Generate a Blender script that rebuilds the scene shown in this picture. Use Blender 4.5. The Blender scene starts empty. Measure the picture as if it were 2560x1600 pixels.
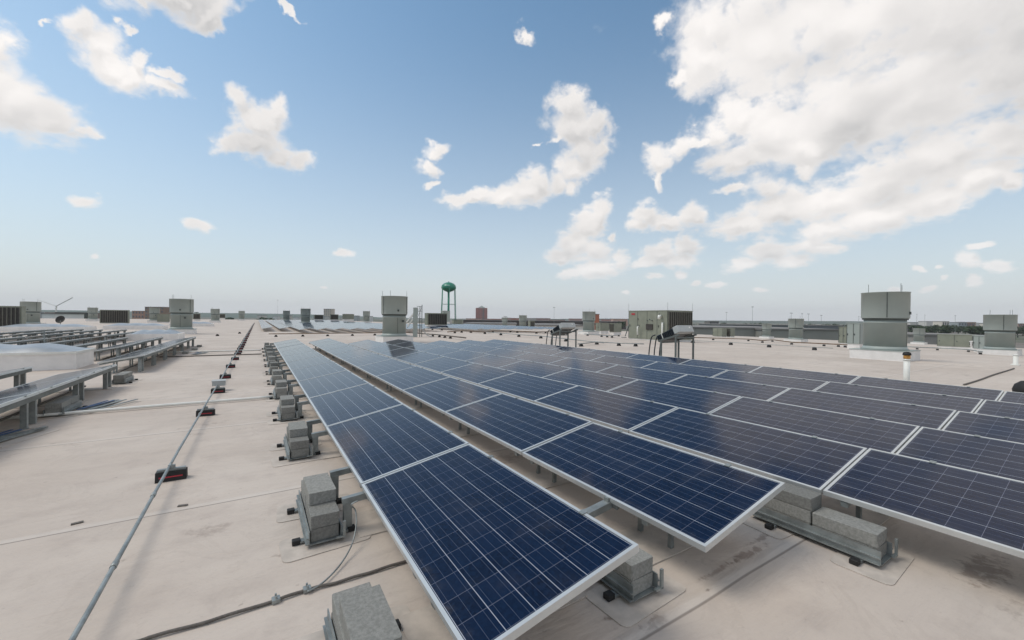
import bpy, bmesh, math, random
from mathutils import Vector, Matrix, Euler
R = math.radians
random.seed(7)
S = bpy.context.scene
COL = S.collection

# ------------------------------------------------------------------ camera
CAMH = 1.70
F = 1017.43                      # focal length in pixels of a 2560 px wide frame
YAW, PIT, ROL = 0.5606, -0.0047, 0.0107
fw = Vector((math.sin(YAW)*math.cos(PIT), math.cos(YAW)*math.cos(PIT), math.sin(PIT)))
_r0 = Vector((math.cos(YAW), -math.sin(YAW), 0)); _u0 = _r0.cross(fw)
rt = _r0*math.cos(ROL)+_u0*math.sin(ROL); up = -_r0*math.sin(ROL)+_u0*math.cos(ROL)
CP = Vector((0, 0, CAMH))
cd = bpy.data.cameras.new('camera'); cam = bpy.data.objects.new('camera', cd); COL.objects.link(cam)
cd.sensor_width = 36; cd.lens = F/2560*36; cd.clip_start = .05; cd.clip_end = 20000
M = Matrix((rt, up, -fw)).transposed().to_4x4(); M.translation = CP; cam.matrix_world = M
S.camera = cam
S.render.resolution_x = 1024; S.render.resolution_y = 640
S.view_settings.view_transform = 'Standard'; S.view_settings.look = 'None'
S.view_settings.exposure = 0.06; S.view_settings.gamma = 1

def ray(px, py): return (fw*F + rt*(px-1280) - up*(py-800)).normalized()
def at(px, py, z=0.0):           # where the line of sight through a photo point meets height z
    d = ray(px, py); return CP + d*((z-CAMH)/d.z)
def atd(px, py, D):              # photo point at a distance D along the view axis
    return CP + fw*D + rt*((px-1280)*D/F) - up*((py-800)*D/F)
def roof_z(x): return 0.0 if x < 24.5 else -(x-24.5)*.03

# ------------------------------------------------------------------ sun
SUN_AZ, SUN_EL = R(-62), R(56)   # azimuth measured from +Y towards +X
sd = bpy.data.lights.new('sun', 'SUN'); so = bpy.data.objects.new('sun', sd); COL.objects.link(so)
sd.energy = 1.5; sd.angle = R(26); sd.color = (1.0, .93, .84)
sv = Vector((math.sin(SUN_AZ)*math.cos(SUN_EL), math.cos(SUN_AZ)*math.cos(SUN_EL), math.sin(SUN_EL)))
so.rotation_euler = sv.to_track_quat('Z', 'Y').to_euler()

# ------------------------------------------------------------------ sky with clouds
W = bpy.data.worlds.new('World'); S.world = W; W.use_nodes = True
nt = W.node_tree; N = nt.nodes; L = nt.links; N.clear()
def node(nt_, t, **kw):
    n = nt_.nodes.new(t)
    for k, v in kw.items(): setattr(n, k, v)
    return n
def link_in(nt_, n, i, v):
    if v is None: return
    if hasattr(v, 'is_output'): nt_.links.new(v, n.inputs[i])
    else: n.inputs[i].default_value = v
def mth(nt_, op, a, b=None, c=None, clamp=False):
    n = nt_.nodes.new('ShaderNodeMath'); n.operation = op; n.use_clamp = clamp
    for i, v in enumerate((a, b, c)): link_in(nt_, n, i, v)
    return n.outputs[0]
def vmth(nt_, op, a, b=None, out=0):
    n = nt_.nodes.new('ShaderNodeVectorMath'); n.operation = op
    link_in(nt_, n, 0, a)
    if b is not None:
        if op == 'SCALE': link_in(nt_, n, 3, b)
        else: link_in(nt_, n, 1, b)
    return n.outputs[out]
def rng(nt_, v, a, b, c=0.0, d=1.0, smooth=True):
    n = nt_.nodes.new('ShaderNodeMapRange'); n.interpolation_type = 'SMOOTHSTEP' if smooth else 'LINEAR'
    for i, x in enumerate((v, a, b, c, d)): link_in(nt_, n, i, x)
    return n.outputs[0]
def mixc(nt_, f, a, b, mode='MIX'):
    n = nt_.nodes.new('ShaderNodeMix'); n.data_type = 'RGBA'; n.blend_type = mode
    link_in(nt_, n, 0, f); link_in(nt_, n, 6, a); link_in(nt_, n, 7, b)
    return n.outputs[2]
def noise(nt_, vec, scale, detail=4, rough=.55, dist=0.0, out=0):
    n = nt_.nodes.new('ShaderNodeTexNoise')
    if vec is not None: nt_.links.new(vec, n.inputs['Vector'])
    n.inputs['Scale'].default_value = scale; n.inputs['Detail'].default_value = detail
    n.inputs['Roughness'].default_value = rough; n.inputs['Distortion'].default_value = dist
    return n.outputs[out]

# clouds: (x, y, half width, half height, tilt) seen from the roof, tilt counter-clockwise
CLOUDS = [
 (-40,200,150,110,-50),(40,270,150,85,-30),(130,300,110,60,-28),(-20,110,70,60,0),(205,335,45,18,-15),
 (195,60,50,50,-40),(240,110,75,55,-40),(270,160,80,45,-30),(330,190,60,45,-30),(400,215,60,25,-15),(350,150,40,25,-50),(425,190,45,15,-20),(125,70,16,12,0),(300,60,25,18,0),
 (450,-20,150,60,10),(510,30,80,50,0),(525,60,45,30,0),(360,8,40,16,-20),(720,22,28,12,-20),
 (600,255,36,42,0),(688,275,32,36,0),(645,300,75,55,0),(640,355,85,45,-10),(575,362,45,22,10),(700,385,60,35,-20),(750,405,36,28,0),
 (215,498,42,22,-5),(493,562,38,14,-20),(855,631,27,10,-8),(245,637,12,8,0),
 (1090,375,32,20,0),(1070,422,32,22,-20),(1078,465,24,9,10),(1305,75,20,26,40),
 (1420,265,55,55,20),(1440,320,70,55,-20),(1490,310,38,40,0),(1460,380,55,55,0),(1430,420,45,45,30),(1500,375,22,22,0),
 (1320,475,65,42,10),(1260,490,60,28,10),(1190,490,60,22,15),(1140,498,40,14,0),(1350,450,35,40,0),(1395,450,34,38,20),(1425,470,26,26,0),
 (1500,540,26,55,-15),(1475,565,45,42,0),(1440,610,50,42,30),(1480,625,45,35,0),(1530,590,14,14,0),(1500,670,65,26,12),(1550,650,30,26,0),(1400,640,36,20,0),(1440,685,45,12,0),
 (1610,535,45,32,10),(1660,555,60,24,0),(1735,535,38,34,20),(1590,560,30,22,0),(1650,630,45,26,20),(1715,618,38,30,0),(1620,655,50,16,15),(1690,650,50,20,0),
 (1660,65,24,36,-25),(1640,405,32,38,20),(1700,375,42,28,25),(1648,445,10,26,0),(1745,360,40,18,30),
 (1780,60,110,120,0),(1760,150,85,95,0),(1900,120,190,170,0),(2100,60,260,190,0),(2350,40,300,200,0),(1850,290,75,70,0),(1790,330,60,60,0),(1940,330,170,110,5),(2100,290,230,130,10),(2300,230,260,150,20),(2500,170,220,150,25),
 (1860,395,130,40,5),(2020,370,160,60,12),(1700,190,36,30,0),(2560,60,200,160,0),
 (1830,470,45,16,15),(1920,470,60,40,0),(1850,560,75,35,10),(1960,520,110,55,10),(2080,500,110,60,15),(2200,450,160,75,22),(2350,400,180,80,24),(2500,350,150,80,25),(2050,580,90,35,10),(2200,540,150,50,18),(2340,500,110,50,22),(2010,420,36,26,0),(2450,440,110,45,25),(2520,450,30,40,30),
 (1920,625,70,40,10),(1870,660,50,18,10),(1980,650,60,22,8),(2060,620,70,14,5),(2010,610,50,20,0),
 (2450,615,36,10,8),(2420,650,32,22,-10),(2490,670,38,14,0),(2290,670,22,8,0),(2365,692,12,8,0),(2320,722,22,8,10),(2440,700,20,14,0),(2240,728,20,8,0),(2345,665,10,5,0),
 (1790,710,32,9,8),(1635,692,26,8,5),(1700,686,14,9,0),(1900,728,18,7,0),(1565,730,12,6,0),(1740,712,14,6,0),(810,718,8,4,0),
 (1400,345,30,9,30),(1340,370,14,6,40),
]
# clouds elsewhere in the sky: (azimuth, elevation, half width, half height) in degrees
CLOUDS_AROUND = [(80,58,20,11),(95,40,24,15),(38,72,12,8),(110,22,16,7),(130,45,20,12),(170,35,22,10),(200,55,24,14),(240,30,20,8),
 (265,50,16,10),(300,40,12,7),(320,62,14,8),(150,14,18,5),(190,12,14,4),(230,10,14,4),(280,14,14,5),(310,12,10,4),(100,66,20,12)]
CLOUD_BIAS = 1.32
SKYGAIN = (1.27, 1.54, 1.48, 1); HAZEC = (6.7, 6.9, 7.25, 1)
tc = node(nt, 'ShaderNodeTexCoord'); NV = tc.outputs['Generated']
sep = node(nt, 'ShaderNodeSeparateXYZ'); L.new(NV, sep.inputs[0]); NZ = sep.outputs['Z']
K = 10.0                        # everything in the sky is divided by this in the Background strength
BL = []                          # (centre, e1, e2, s1, s2)
for x, y, a, b, rot in CLOUDS:
    c = ray(x, y); t = R(rot)
    p1 = (ray(x+a*math.cos(t), y-a*math.sin(t))-ray(x-a*math.cos(t), y+a*math.sin(t)))*.5
    p2 = (ray(x-b*math.sin(t), y-b*math.cos(t))-ray(x+b*math.sin(t), y+b*math.cos(t)))*.5
    h = Vector((0, 0, 1)).cross(c).normalized(); v = c.cross(h)
    A = [[p1.dot(h), p2.dot(h)], [p1.dot(v), p2.dot(v)]]          # principal axes of the ellipse
    q11 = A[0][0]**2+A[0][1]**2; q22 = A[1][0]**2+A[1][1]**2; q12 = A[0][0]*A[1][0]+A[0][1]*A[1][1]
    th = .5*math.atan2(2*q12, q11-q22); m_ = (q11+q22)/2; d_ = math.sqrt(((q11-q22)/2)**2+q12**2)
    e1 = (h*math.cos(th)+v*math.sin(th)).normalized()
    BL.append((c, e1, c.cross(e1), math.sqrt(m_+d_), math.sqrt(max(1e-8, m_-d_))))
for az, el, a, b in CLOUDS_AROUND:
    c = Vector((math.sin(R(az))*math.cos(R(el)), math.cos(R(az))*math.cos(R(el)), math.sin(R(el))))
    h = Vector((0, 0, 1)).cross(c).normalized()
    BL.append((c, h, c.cross(h), math.sin(R(a)), math.sin(R(b))))
def new_group(name, ins, outs):
    g_ = bpy.data.node_groups.new(name, 'ShaderNodeTree')
    for n_, t_ in ins: g_.interface.new_socket(name=n_, in_out='INPUT', socket_type=t_)
    for n_, t_ in outs: g_.interface.new_socket(name=n_, in_out='OUTPUT', socket_type=t_)
    return g_, g_.nodes.new('NodeGroupInput'), g_.nodes.new('NodeGroupOutput')
gb, gi, go = new_group('cloud_outline', [('V', 'NodeSocketVector'), ('P', 'NodeSocketFloat'), ('A', 'NodeSocketVector'), ('B', 'NodeSocketVector')], [('O', 'NodeSocketFloat')])
w_ = gb.nodes.new('ShaderNodeVectorMath'); w_.operation = 'MULTIPLY_ADD'      # waits for the clouds before it: little memory
gb.links.new(gi.outputs[1], w_.inputs[0]); w_.inputs[1].default_value = (1e-9,)*3; gb.links.new(gi.outputs[0], w_.inputs[2])
d1 = vmth(gb, 'DOT_PRODUCT', w_.outputs[0], gi.outputs[2], 1); d2 = vmth(gb, 'DOT_PRODUCT', w_.outputs[0], gi.outputs[3], 1)
ln = mth(gb, 'SQRT', mth(gb, 'MULTIPLY_ADD', d1, d1, mth(gb, 'MULTIPLY', d2, d2)))
n = gb.nodes.new('ShaderNodeMath'); n.operation = 'SMOOTH_MIN'; gb.links.new(gi.outputs[1], n.inputs[0]); gb.links.new(ln, n.inputs[1]); n.inputs[2].default_value = .28
gb.links.new(n.outputs[0], go.inputs[0])
def blob(bl_, prev, src=None, sh=None):
    c, e1, e2, s1, s2 = bl_
    n = nt.nodes.new('ShaderNodeGroup'); n.node_tree = gb
    L.new(src or NV, n.inputs[0]); n.inputs[2].default_value = tuple(e1/s1); n.inputs[3].default_value = tuple(e2/s2)
    if prev is None: n.inputs[1].default_value = 5.0
    else: L.new(prev, n.inputs[1])
    return n.outputs[0]
# clear sky: physical sky seen through pale summer air that thickens towards the horizon
sky = node(nt, 'ShaderNodeTexSky'); sky.sky_type = 'NISHITA'; sky.sun_disc = False
sky.sun_elevation = SUN_EL; sky.sun_rotation = SUN_AZ; sky.air_density = 1.0; sky.dust_density = 1.2; sky.ozone_density = 1.6
hazef = rng(nt, NZ, -.02, .66, 1.0, 0.0, False)
hazef = mth(nt, 'POWER', hazef, 1.7)
skyc = mixc(nt, 1.0, sky.outputs[0], SKYGAIN, 'MULTIPLY')
skyc = mixc(nt, hazef, skyc, HAZEC)
low = rng(nt, NZ, 0.0, .22)     # clouds near the horizon sink into the same air
airmix = mth(nt, 'ADD', mth(nt, 'MULTIPLY', low, .50), .50)
amul = mth(nt, 'ADD', mth(nt, 'MULTIPLY', low, .22), .76)
SHIFT = tuple((sv*.6+Vector((0, 0, 1))).normalized()*.020)
WARP = mth(nt, 'MULTIPLY', mth(nt, 'ADD', NZ, .13), .125)
def background(col):
    b_ = node(nt, 'ShaderNodeBackground'); b_.inputs['Strength'].default_value = .1; L.new(col, b_.inputs['Color']); return b_.outputs[0]
gl, gi, go = new_group('cloud_look', [('V', 'NodeSocketVector'), ('D', 'NodeSocketFloat'), ('Z', 'NodeSocketFloat'), ('Sky', 'NodeSocketColor'), ('Air', 'NodeSocketFloat'), ('Mul', 'NodeSocketFloat'), ('D2', 'NodeSocketFloat')], [('C', 'NodeSocketColor')])
w_ = gl.nodes.new('ShaderNodeVectorMath'); w_.operation = 'MULTIPLY_ADD'
gl.links.new(gi.outputs[1], w_.inputs[0]); w_.inputs[1].default_value = (1e-9,)*3; gl.links.new(gi.outputs[0], w_.inputs[2])
kk = mth(gl, 'POWER', mth(gl, 'ADD', mth(gl, 'MAXIMUM', gi.outputs[2], 0.0), .13), -.5)
Q = vmth(gl, 'SCALE', w_.outputs[0], kk)
nz1 = noise(gl, Q, 6.5, 7, .62); nz2 = noise(gl, Q, 30.0, 4, .62)
wp = gl.nodes.new('ShaderNodeVectorMath'); wp.operation = 'MULTIPLY_ADD'; gl.links.new(nz1, wp.inputs[0]); wp.inputs[1].default_value = (.16, -.12, .14); gl.links.new(Q, wp.inputs[2])
vo = node(gl, 'ShaderNodeTexVoronoi'); vo.feature = 'F1'; gl.links.new(wp.outputs[0], vo.inputs['Vector']); vo.inputs['Scale'].default_value = 15.0
vo.inputs['Detail'].default_value = 2.0; vo.inputs['Roughness'].default_value = .55
puff = mth(gl, 'SUBTRACT', .52, vo.outputs['Distance'])
pert = mth(gl, 'MULTIPLY', mth(gl, 'SUBTRACT', nz1, .5), 1.35)
pert = mth(gl, 'MULTIPLY_ADD', mth(gl, 'SUBTRACT', nz2, .5), .42, pert)
pert = mth(gl, 'MULTIPLY_ADD', puff, .42, pert)
dens = mth(gl, 'ADD', mth(gl, 'SUBTRACT', CLOUD_BIAS, gi.outputs[1]), pert)
alpha = rng(gl, dens, -.16, .66)
core = rng(gl, dens, .15, .85)
litd = mth(gl, 'SUBTRACT', gi.outputs[6], gi.outputs[1])       # grows when the light side is near
lsh = rng(gl, litd, -.45, .40, 1.0, 0.0)
Qs = vmth(gl, 'ADD', Q, (sv.x*.05, sv.y*.05, sv.z*.05+.05))
sh = rng(gl, mth(gl, 'SUBTRACT', noise(gl, Qs, 4.5, 2, .5), noise(gl, Q, 4.5, 2, .5)), -.10, .14)
big = rng(gl, noise(gl, Q, 2.6, 1, .5), .40, .62)
gr = mth(gl, 'MULTIPLY_ADD', sh, .30, mth(gl, 'MULTIPLY_ADD', lsh, .42, mth(gl, 'MULTIPLY', big, .30)))
gr = mth(gl, 'ADD', mth(gl, 'MULTIPLY', mth(gl, 'MULTIPLY_ADD', core, .55, .45), gr), mth(gl, 'MULTIPLY', mth(gl, 'SUBTRACT', 0.0, puff), .10), clamp=True)
cc = mixc(gl, gr, (1.0*K, .96*K, .93*K, 1), (.58*K, .57*K, .565*K, 1))
cc = mixc(gl, gi.outputs[4], HAZEC, cc)
gl.links.new(mixc(gl, mth(gl, 'MULTIPLY', alpha, gi.outputs[5]), gi.outputs[3], cc), go.inputs[0])
def leaf(bls):
    if not bls: return background(skyc)
    # ragged, curling outlines: the direction itself is disturbed before the outlines are read
    wn1 = noise(nt, NV, 21.0, 6, .56, 0.0, 1)
    wv = vmth(nt, 'SCALE', vmth(nt, 'SUBTRACT', wn1, (.5, .5, .5)), WARP)
    acc = None; NW = vmth(nt, 'ADD', NV, wv)
    for b_ in bls: acc = blob(b_, acc, NW)
    w_ = nt.nodes.new('ShaderNodeVectorMath'); w_.operation = 'MULTIPLY_ADD'
    L.new(acc, w_.inputs[0]); w_.inputs[1].default_value = (1e-9,)*3; L.new(vmth(nt, 'ADD', NW, SHIFT), w_.inputs[2])
    acc2 = None
    for b_ in bls: acc2 = blob(b_, acc2, w_.outputs[0])
    n = nt.nodes.new('ShaderNodeGroup'); n.node_tree = gl
    for i, v in enumerate((NV, acc, NZ, skyc, airmix, amul, acc2)): L.new(v, n.inputs[i])
    return background(n.outputs[0])
def touches(bl_, nrm, off, side):
    # does the cloud (with its ragged margin) reach the half space n.nrm > off (side 1) or < off (side 0)
    c, e1, e2, s1, s2 = bl_; m_ = 1.9
    ext = math.hypot(e1.dot(nrm)*s1, e2.dot(nrm)*s2)*m_+.01
    v_ = c.dot(nrm)-off
    return v_+ext > 0 if side else v_-ext < 0
def tree(bls, depth):
    if len(bls) <= 12 or depth == 0: return leaf(bls)
    best = None
    for q in range(0, 180, 6):
        for nrm, offs in ((Vector((math.cos(R(q)), -math.sin(R(q)), 0)), (0,)), ) + (((Vector((0, 0, 1)), (.06, .12, .18, .26, .34, .42, .5, .6)),) if q == 0 else ()):
            for off in offs:
                A = [x for x in bls if touches(x, nrm, off, 1)]; B = [x for x in bls if touches(x, nrm, off, 0)]
                s_ = max(len(A), len(B))+.25*(len(A)+len(B))
                if best is None or s_ < best[0]: best = (s_, nrm, off, A, B)
    _, nrm, off, A, B = best
    if max(len(A), len(B)) >= len(bls)-1: return leaf(bls)
    f = mth(nt, 'GREATER_THAN', vmth(nt, 'DOT_PRODUCT', NV, tuple(nrm), 1), off)
    mx = node(nt, 'ShaderNodeMixShader'); L.new(f, mx.inputs[0]); L.new(tree(B, depth-1), mx.inputs[1]); L.new(tree(A, depth-1), mx.inputs[2])
    return mx.outputs[0]
ground_half = background(skyc)
fz = mth(nt, 'GREATER_THAN', NZ, -.01); top = node(nt, 'ShaderNodeMixShader'); L.new(fz, top.inputs[0]); L.new(ground_half, top.inputs[1]); L.new(tree(BL, 6), top.inputs[2])
print('sky nodes', len(nt.nodes))
wo = node(nt, 'ShaderNodeOutputWorld'); L.new(top.outputs[0], wo.inputs['Surface'])
W.cycles.sampling_method = 'MANUAL'; W.cycles.sample_map_resolution = 512

# ------------------------------------------------------------------ materials
MATS = {}
def mat(name, col, rough=.6, metal=0.0, var=.12, vscale=6.0, bump=0.0, bscale=40.0, spec=.5, tone=0.0):
    if name in MATS: return MATS[name]
    m = bpy.data.materials.new(name); m.use_nodes = True; t = m.node_tree; b = t.nodes['Principled BSDF']
    tc = node(t, 'ShaderNodeTexCoord'); oi = node(t, 'ShaderNodeObjectInfo')
    v = vmth(t, 'ADD', tc.outputs['Object'], None); 
    vn = v.node; off = vmth(t, 'SCALE', (13.1, 7.7, 5.3), oi.outputs['Random']); t.links.new(off, vn.inputs[1])
    n1 = noise(t, v, vscale, 5, .6)
    f = rng(t, n1, .3, .7)
    lo = tuple(c*(1-var) for c in col)+(1,); hi = tuple(min(1, c*(1+var)) for c in col)+(1,)
    c = mixc(t, f, lo, hi)
    if tone: c = vmth(t, 'SCALE', c, rng(t, oi.outputs['Random'], 0, 1, 1-tone, 1+tone, False))
    t.links.new(c, b.inputs['Base Color'])
    b.inputs['Roughness'].default_value = rough; b.inputs['Metallic'].default_value = metal
    b.inputs['Specular IOR Level'].default_value = spec
    if bump:
        n2 = noise(t, v, bscale, 6, .65); bp = node(t, 'ShaderNodeBump'); bp.inputs['Distance'].default_value = bump
        t.links.new(n2, bp.inputs['Height']); t.links.new(bp.outputs[0], b.inputs['Normal'])
    MATS[name] = m; return m
galv = mat('galvanised_steel', (.27, .29, .285), .48, .5, .2, 9)
alu = mat('aluminium_frame', (.60, .61, .60), .38, .45, .05, 5)
conc = mat('concrete_block', (.235, .232, .215), .95, 0, .17, 60, .005, 160, .3, .22)
rubber = mat('black_rubber', (.014, .013, .013), .7, 0, .2, 20)
redt = mat('red_tape', (.42, .02, .035), .5, 0, .1, 20)
padm = mat('membrane_pad', (.50, .44, .385), .85, 0, .12, 8)
paleg = mat('pale_green_grey_paint', (.32, .355, .33), .5, 0, .05, .9)
jointm = mat('dark_joint', (.07, .08, .075), .6)
olive = mat('olive_grey_paint', (.225, .235, .185), .55, 0, .09, 1.2)
louvm = mat('dark_louvre', (.045, .04, .036), .7, 0, .25, 4)
finm = mat('louvre_fin', (.14, .135, .11), .6, 0, .15, 3)
white = mat('white_membrane', (.76, .73, .70), .8, 0, .07, 2)
whitep = mat('white_pipe', (.74, .73, .68), .5, 0, .06, 5)
brass = mat('orange_band', (.50, .24, .05), .5, 0, .3, 20)
dome = mat('skylight_acrylic', (.29, .315, .34), .35, 0, .12, 2)
framest = mat('dark_frame_steel', (.13, .145, .14), .5, .3, .2, 8)
gaspipe = mat('brown_gas_pipe', (.17, .105, .06), .6, 0, .3, 3)
darkst = mat('dark_inverter_case', (.02, .026, .034), .4, .3, .2, 5)
lightst = mat('light_grey_cover', (.42, .43, .42), .5, 0, .05, 5)
cable = mat('brown_grey_cable', (.13, .115, .10), .8, 0, .2, 60, .002, 300)
bluep = mat('blue_strap', (.045, .09, .19), .6, 0, .3, 12)
green = mat('tower_green_paint', (.010, .20, .125), .35, 0, .15, .15)
backm = mat('panel_backsheet', (.52, .52, .50), .7, 0, .04)

def cell_material():
    m = bpy.data.materials.new('solar_cells'); m.use_nodes = True; t = m.node_tree; b = t.nodes['Principled BSDF']
    tc = node(t, 'ShaderNodeTexCoord'); oi = node(t, 'ShaderNodeObjectInfo')
    sp = node(t, 'ShaderNodeSeparateXYZ'); t.links.new(tc.outputs['Object'], sp.inputs[0])
    PX, PY = .1565, .1617
    u = mth(t, 'DIVIDE', mth(t, 'SUBTRACT', sp.outputs['X'], .0265), PX)
    v = mth(t, 'DIVIDE', mth(t, 'SUBTRACT', sp.outputs['Y'], .029), PY)
    fu = mth(t, 'FRACT', u); fv = mth(t, 'FRACT', v)
    def line(f_, c0, w):        # 1 on a line centred at c0 of half width w (wrapped)
        d = mth(t, 'ABSOLUTE', mth(t, 'SUBTRACT', f_, c0))
        return mth(t, 'LESS_THAN', d, w)
    def edge(f_, w):
        d = mth(t, 'MINIMUM', f_, mth(t, 'SUBTRACT', 1.0, f_)); return mth(t, 'LESS_THAN', d, w)
    gapu = edge(fu, .011); gapv = edge(fv, .008)
    bus = mth(t, 'MAXIMUM', mth(t, 'MAXIMUM', line(fu, .1667, .005), line(fu, .5, .005)), line(fu, .8333, .005))
    cell = node(t, 'ShaderNodeCombineXYZ'); t.links.new(mth(t, 'FLOOR', u), cell.inputs[0]); t.links.new(mth(t, 'FLOOR', v), cell.inputs[1])
    t.links.new(mth(t, 'MULTIPLY', oi.outputs['Random'], 91.0), cell.inputs[2])
    wn = node(t, 'ShaderNodeTexWhiteNoise'); t.links.new(cell.outputs[0], wn.inputs[0])
    vor = node(t, 'ShaderNodeTexVoronoi'); t.links.new(tc.outputs['Object'], vor.inputs['Vector']); vor.inputs['Scale'].default_value = 70
    c1 = mixc(t, wn.outputs['Value'], (.0034, .0072, .020, 1), (.0050, .0125, .035, 1))
    c1 = mixc(t, mth(t, 'MULTIPLY', vor.outputs['Color'], .85), c1, (.006, .017, .048, 1))
    tint = node(t, 'ShaderNodeSeparateColor'); t.links.new(wn.outputs['Color'], tint.inputs[0])
    c2 = mixc(t, bus, c1, (.085, .10, .15, 1))
    c3 = mixc(t, gapv, c2, (.13, .14, .19, 1))
    c4 = mixc(t, gapu, c3, (.36, .39, .45, 1))
    dirt = noise(t, tc.outputs['Object'], 3.0, 5, .6)
    c5 = mixc(t, mth(t, 'MULTIPLY', rng(t, dirt, .45, .8), .05), c4, (.30, .26, .22, 1))
    dust = mth(t, 'MULTIPLY', rng(t, sp.outputs['X'], .02, .10, 1.0, 0.0), rng(t, noise(t, tc.outputs['Object'], 9.0, 5, .6), .40, .75))
    c5 = mixc(t, mth(t, 'MULTIPLY', dust, .16), c5, (.30, .26, .21, 1))
    t.links.new(c5, b.inputs['Base Color'])
    b.inputs['Roughness'].default_value = .09; b.inputs['IOR'].default_value = 1.25
    b.inputs['Specular Tint'].default_value = (1.0, .88, .82, 1)
    return m
cells = cell_material()

def roof_material():
    m = bpy.data.materials.new('roof_membrane'); m.use_nodes = True; t = m.node_tree; b = t.nodes['Principled BSDF']
    tc = node(t, 'ShaderNodeTexCoord'); O = tc.outputs['Object']
    sp = node(t, 'ShaderNodeSeparateXYZ'); t.links.new(O, sp.inputs[0])
    mp = node(t, 'ShaderNodeMapping'); t.links.new(O, mp.inputs[0]); mp.inputs['Scale'].default_value = (.22, 2.4, 1)
    mp.inputs['Rotation'].default_value = (0, 0, R(2))
    streak = noise(t, mp.outputs[0], 2.2, 7, .62, .4)
    mp2 = node(t, 'ShaderNodeMapping'); t.links.new(O, mp2.inputs[0]); mp2.inputs['Scale'].default_value = (.7, 2.8, 1)
    wr = noise(t, mp2.outputs[0], 2.0, 5, .55, .6)
    big = noise(t, O, .35, 4, .55); mid = noise(t, O, 3.1, 7, .66); fine = noise(t, O, 34, 5, .7)
    c = mixc(t, rng(t, big, .3, .7), (.50, .425, .365, 1), (.585, .51, .445, 1))
    c = mixc(t, mth(t, 'MULTIPLY', rng(t, streak, .42, .78), .26), c, (.405, .34, .30, 1))
    c = mixc(t, mth(t, 'MULTIPLY', rng(t, mid, .46, .76), .40), c, (.37, .31, .275, 1))
    c = mixc(t, mth(t, 'MULTIPLY', rng(t, fine, .52, .82), .35), c, (.34, .29, .255, 1))
    blot = noise(t, O, 1.15, 6, .62, 1.2); ring = mth(t, 'ABSOLUTE', mth(t, 'SUBTRACT', blot, .56))
    c = mixc(t, mth(t, 'MULTIPLY', rng(t, ring, .0, .03, 1.0, 0.0), .13), c, (.33, .27, .23, 1))
    c = mixc(t, mth(t, 'MULTIPLY', rng(t, blot, .56, .68), .26), c, (.40, .345, .30, 1))
    spk = noise(t, O, 11, 4, .6); c = mixc(t, mth(t, 'MULTIPLY', rng(t, spk, .66, .74), .45), c, (.25, .20, .17, 1))
    stn = noise(t, O, 14.0, 5, .65, .5)
    # scuffs
    sc = noise(t, O, 1.7, 8, .72); sm = noise(t, O, .9, 2, .5)
    scf = mth(t, 'MULTIPLY', rng(t, sc, .57, .66), rng(t, sm, .50, .60))
    c = mixc(t, mth(t, 'MULTIPLY', scf, .42), c, (.20, .15, .125, 1))
    # brown scuff marks at the near right, darker brown patches along the rows
    for px_, py_, a_, b_, st in ((1575, 1520, .20, .05, .75), (1640, 1557, .12, .05, .6), (1870, 1385, .30, .04, .6), (1905, 1345, .22, .03, .55), (1795, 1425, .26, .03, .5),
                                 (1770, 1475, .03, .015, .9), (2460, 1425, .35, .14, .55), (1500, 1450, .30, .10, .35), (690, 1390, .05, .03, .5), (1250, 1150, .5, .2, .4)):
        q_ = at(px_, py_); u_ = mth(t, 'DIVIDE', mth(t, 'SUBTRACT', sp.outputs['X'], q_.x), a_); v_ = mth(t, 'DIVIDE', mth(t, 'SUBTRACT', sp.outputs['Y'], q_.y), b_)
        e_ = mth(t, 'ADD', mth(t, 'SQRT', mth(t, 'MULTIPLY_ADD', u_, u_, mth(t, 'MULTIPLY', v_, v_))), mth(t, 'MULTIPLY', mth(t, 'SUBTRACT', stn, .5), -3.2))
        c = mixc(t, mth(t, 'MULTIPLY', rng(t, e_, .25, 1.0, 1.0, 0.0), st), c, (.17, .12, .095, 1))
    # welded lap seams every 3.05 m, slightly wandering
    wob = mth(t, 'MULTIPLY', mth(t, 'SUBTRACT', noise(t, O, .5, 2, .5), .5), .05)
    yy = mth(t, 'ADD', mth(t, 'SUBTRACT', sp.outputs['Y'], 1.45), wob)
    fr = mth(t, 'FRACT', mth(t, 'ADD', mth(t, 'DIVIDE', yy, 3.05), 40.0))
    ds = mth(t, 'MULTIPLY', mth(t, 'MINIMUM', fr, mth(t, 'SUBTRACT', 1.0, fr)), 3.05)
    ln = rng(t, ds, .003, .014, 1.0, 0.0)
    band = rng(t, mth(t, 'MULTIPLY', fr, 3.05), .04, .10, 1.0, 0.0)
    c = mixc(t, mth(t, 'MULTIPLY', band, .30), c, (.66, .61, .56, 1))
    c = mixc(t, mth(t, 'MULTIPLY', ln, .62), c, (.13, .105, .09, 1))
    # lap parallel to the rows near the ridge
    dx = mth(t, 'ABSOLUTE', mth(t, 'SUBTRACT', sp.outputs['X'], 23.4)); c = mixc(t, mth(t, 'MULTIPLY', rng(t, dx, .02, .07, 1.0, 0.0), .5), c, (.15, .12, .11, 1))
    t.links.new(c, b.inputs['Base Color']); b.inputs['Roughness'].default_value = .78
    b.inputs['Specular IOR Level'].default_value = .35
    bp = node(t, 'ShaderNodeBump'); bp.inputs['Distance'].default_value = .05; bp.inputs['Strength'].default_value = .5
    h = mth(t, 'ADD', wr, mth(t, 'ADD', mth(t, 'MULTIPLY', fine, .05), mth(t, 'MULTIPLY', band, .35)))
    t.links.new(h, bp.inputs['Height']); t.links.new(bp.outputs[0], b.inputs['Normal'])
    return m
roofm = roof_material()

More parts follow.
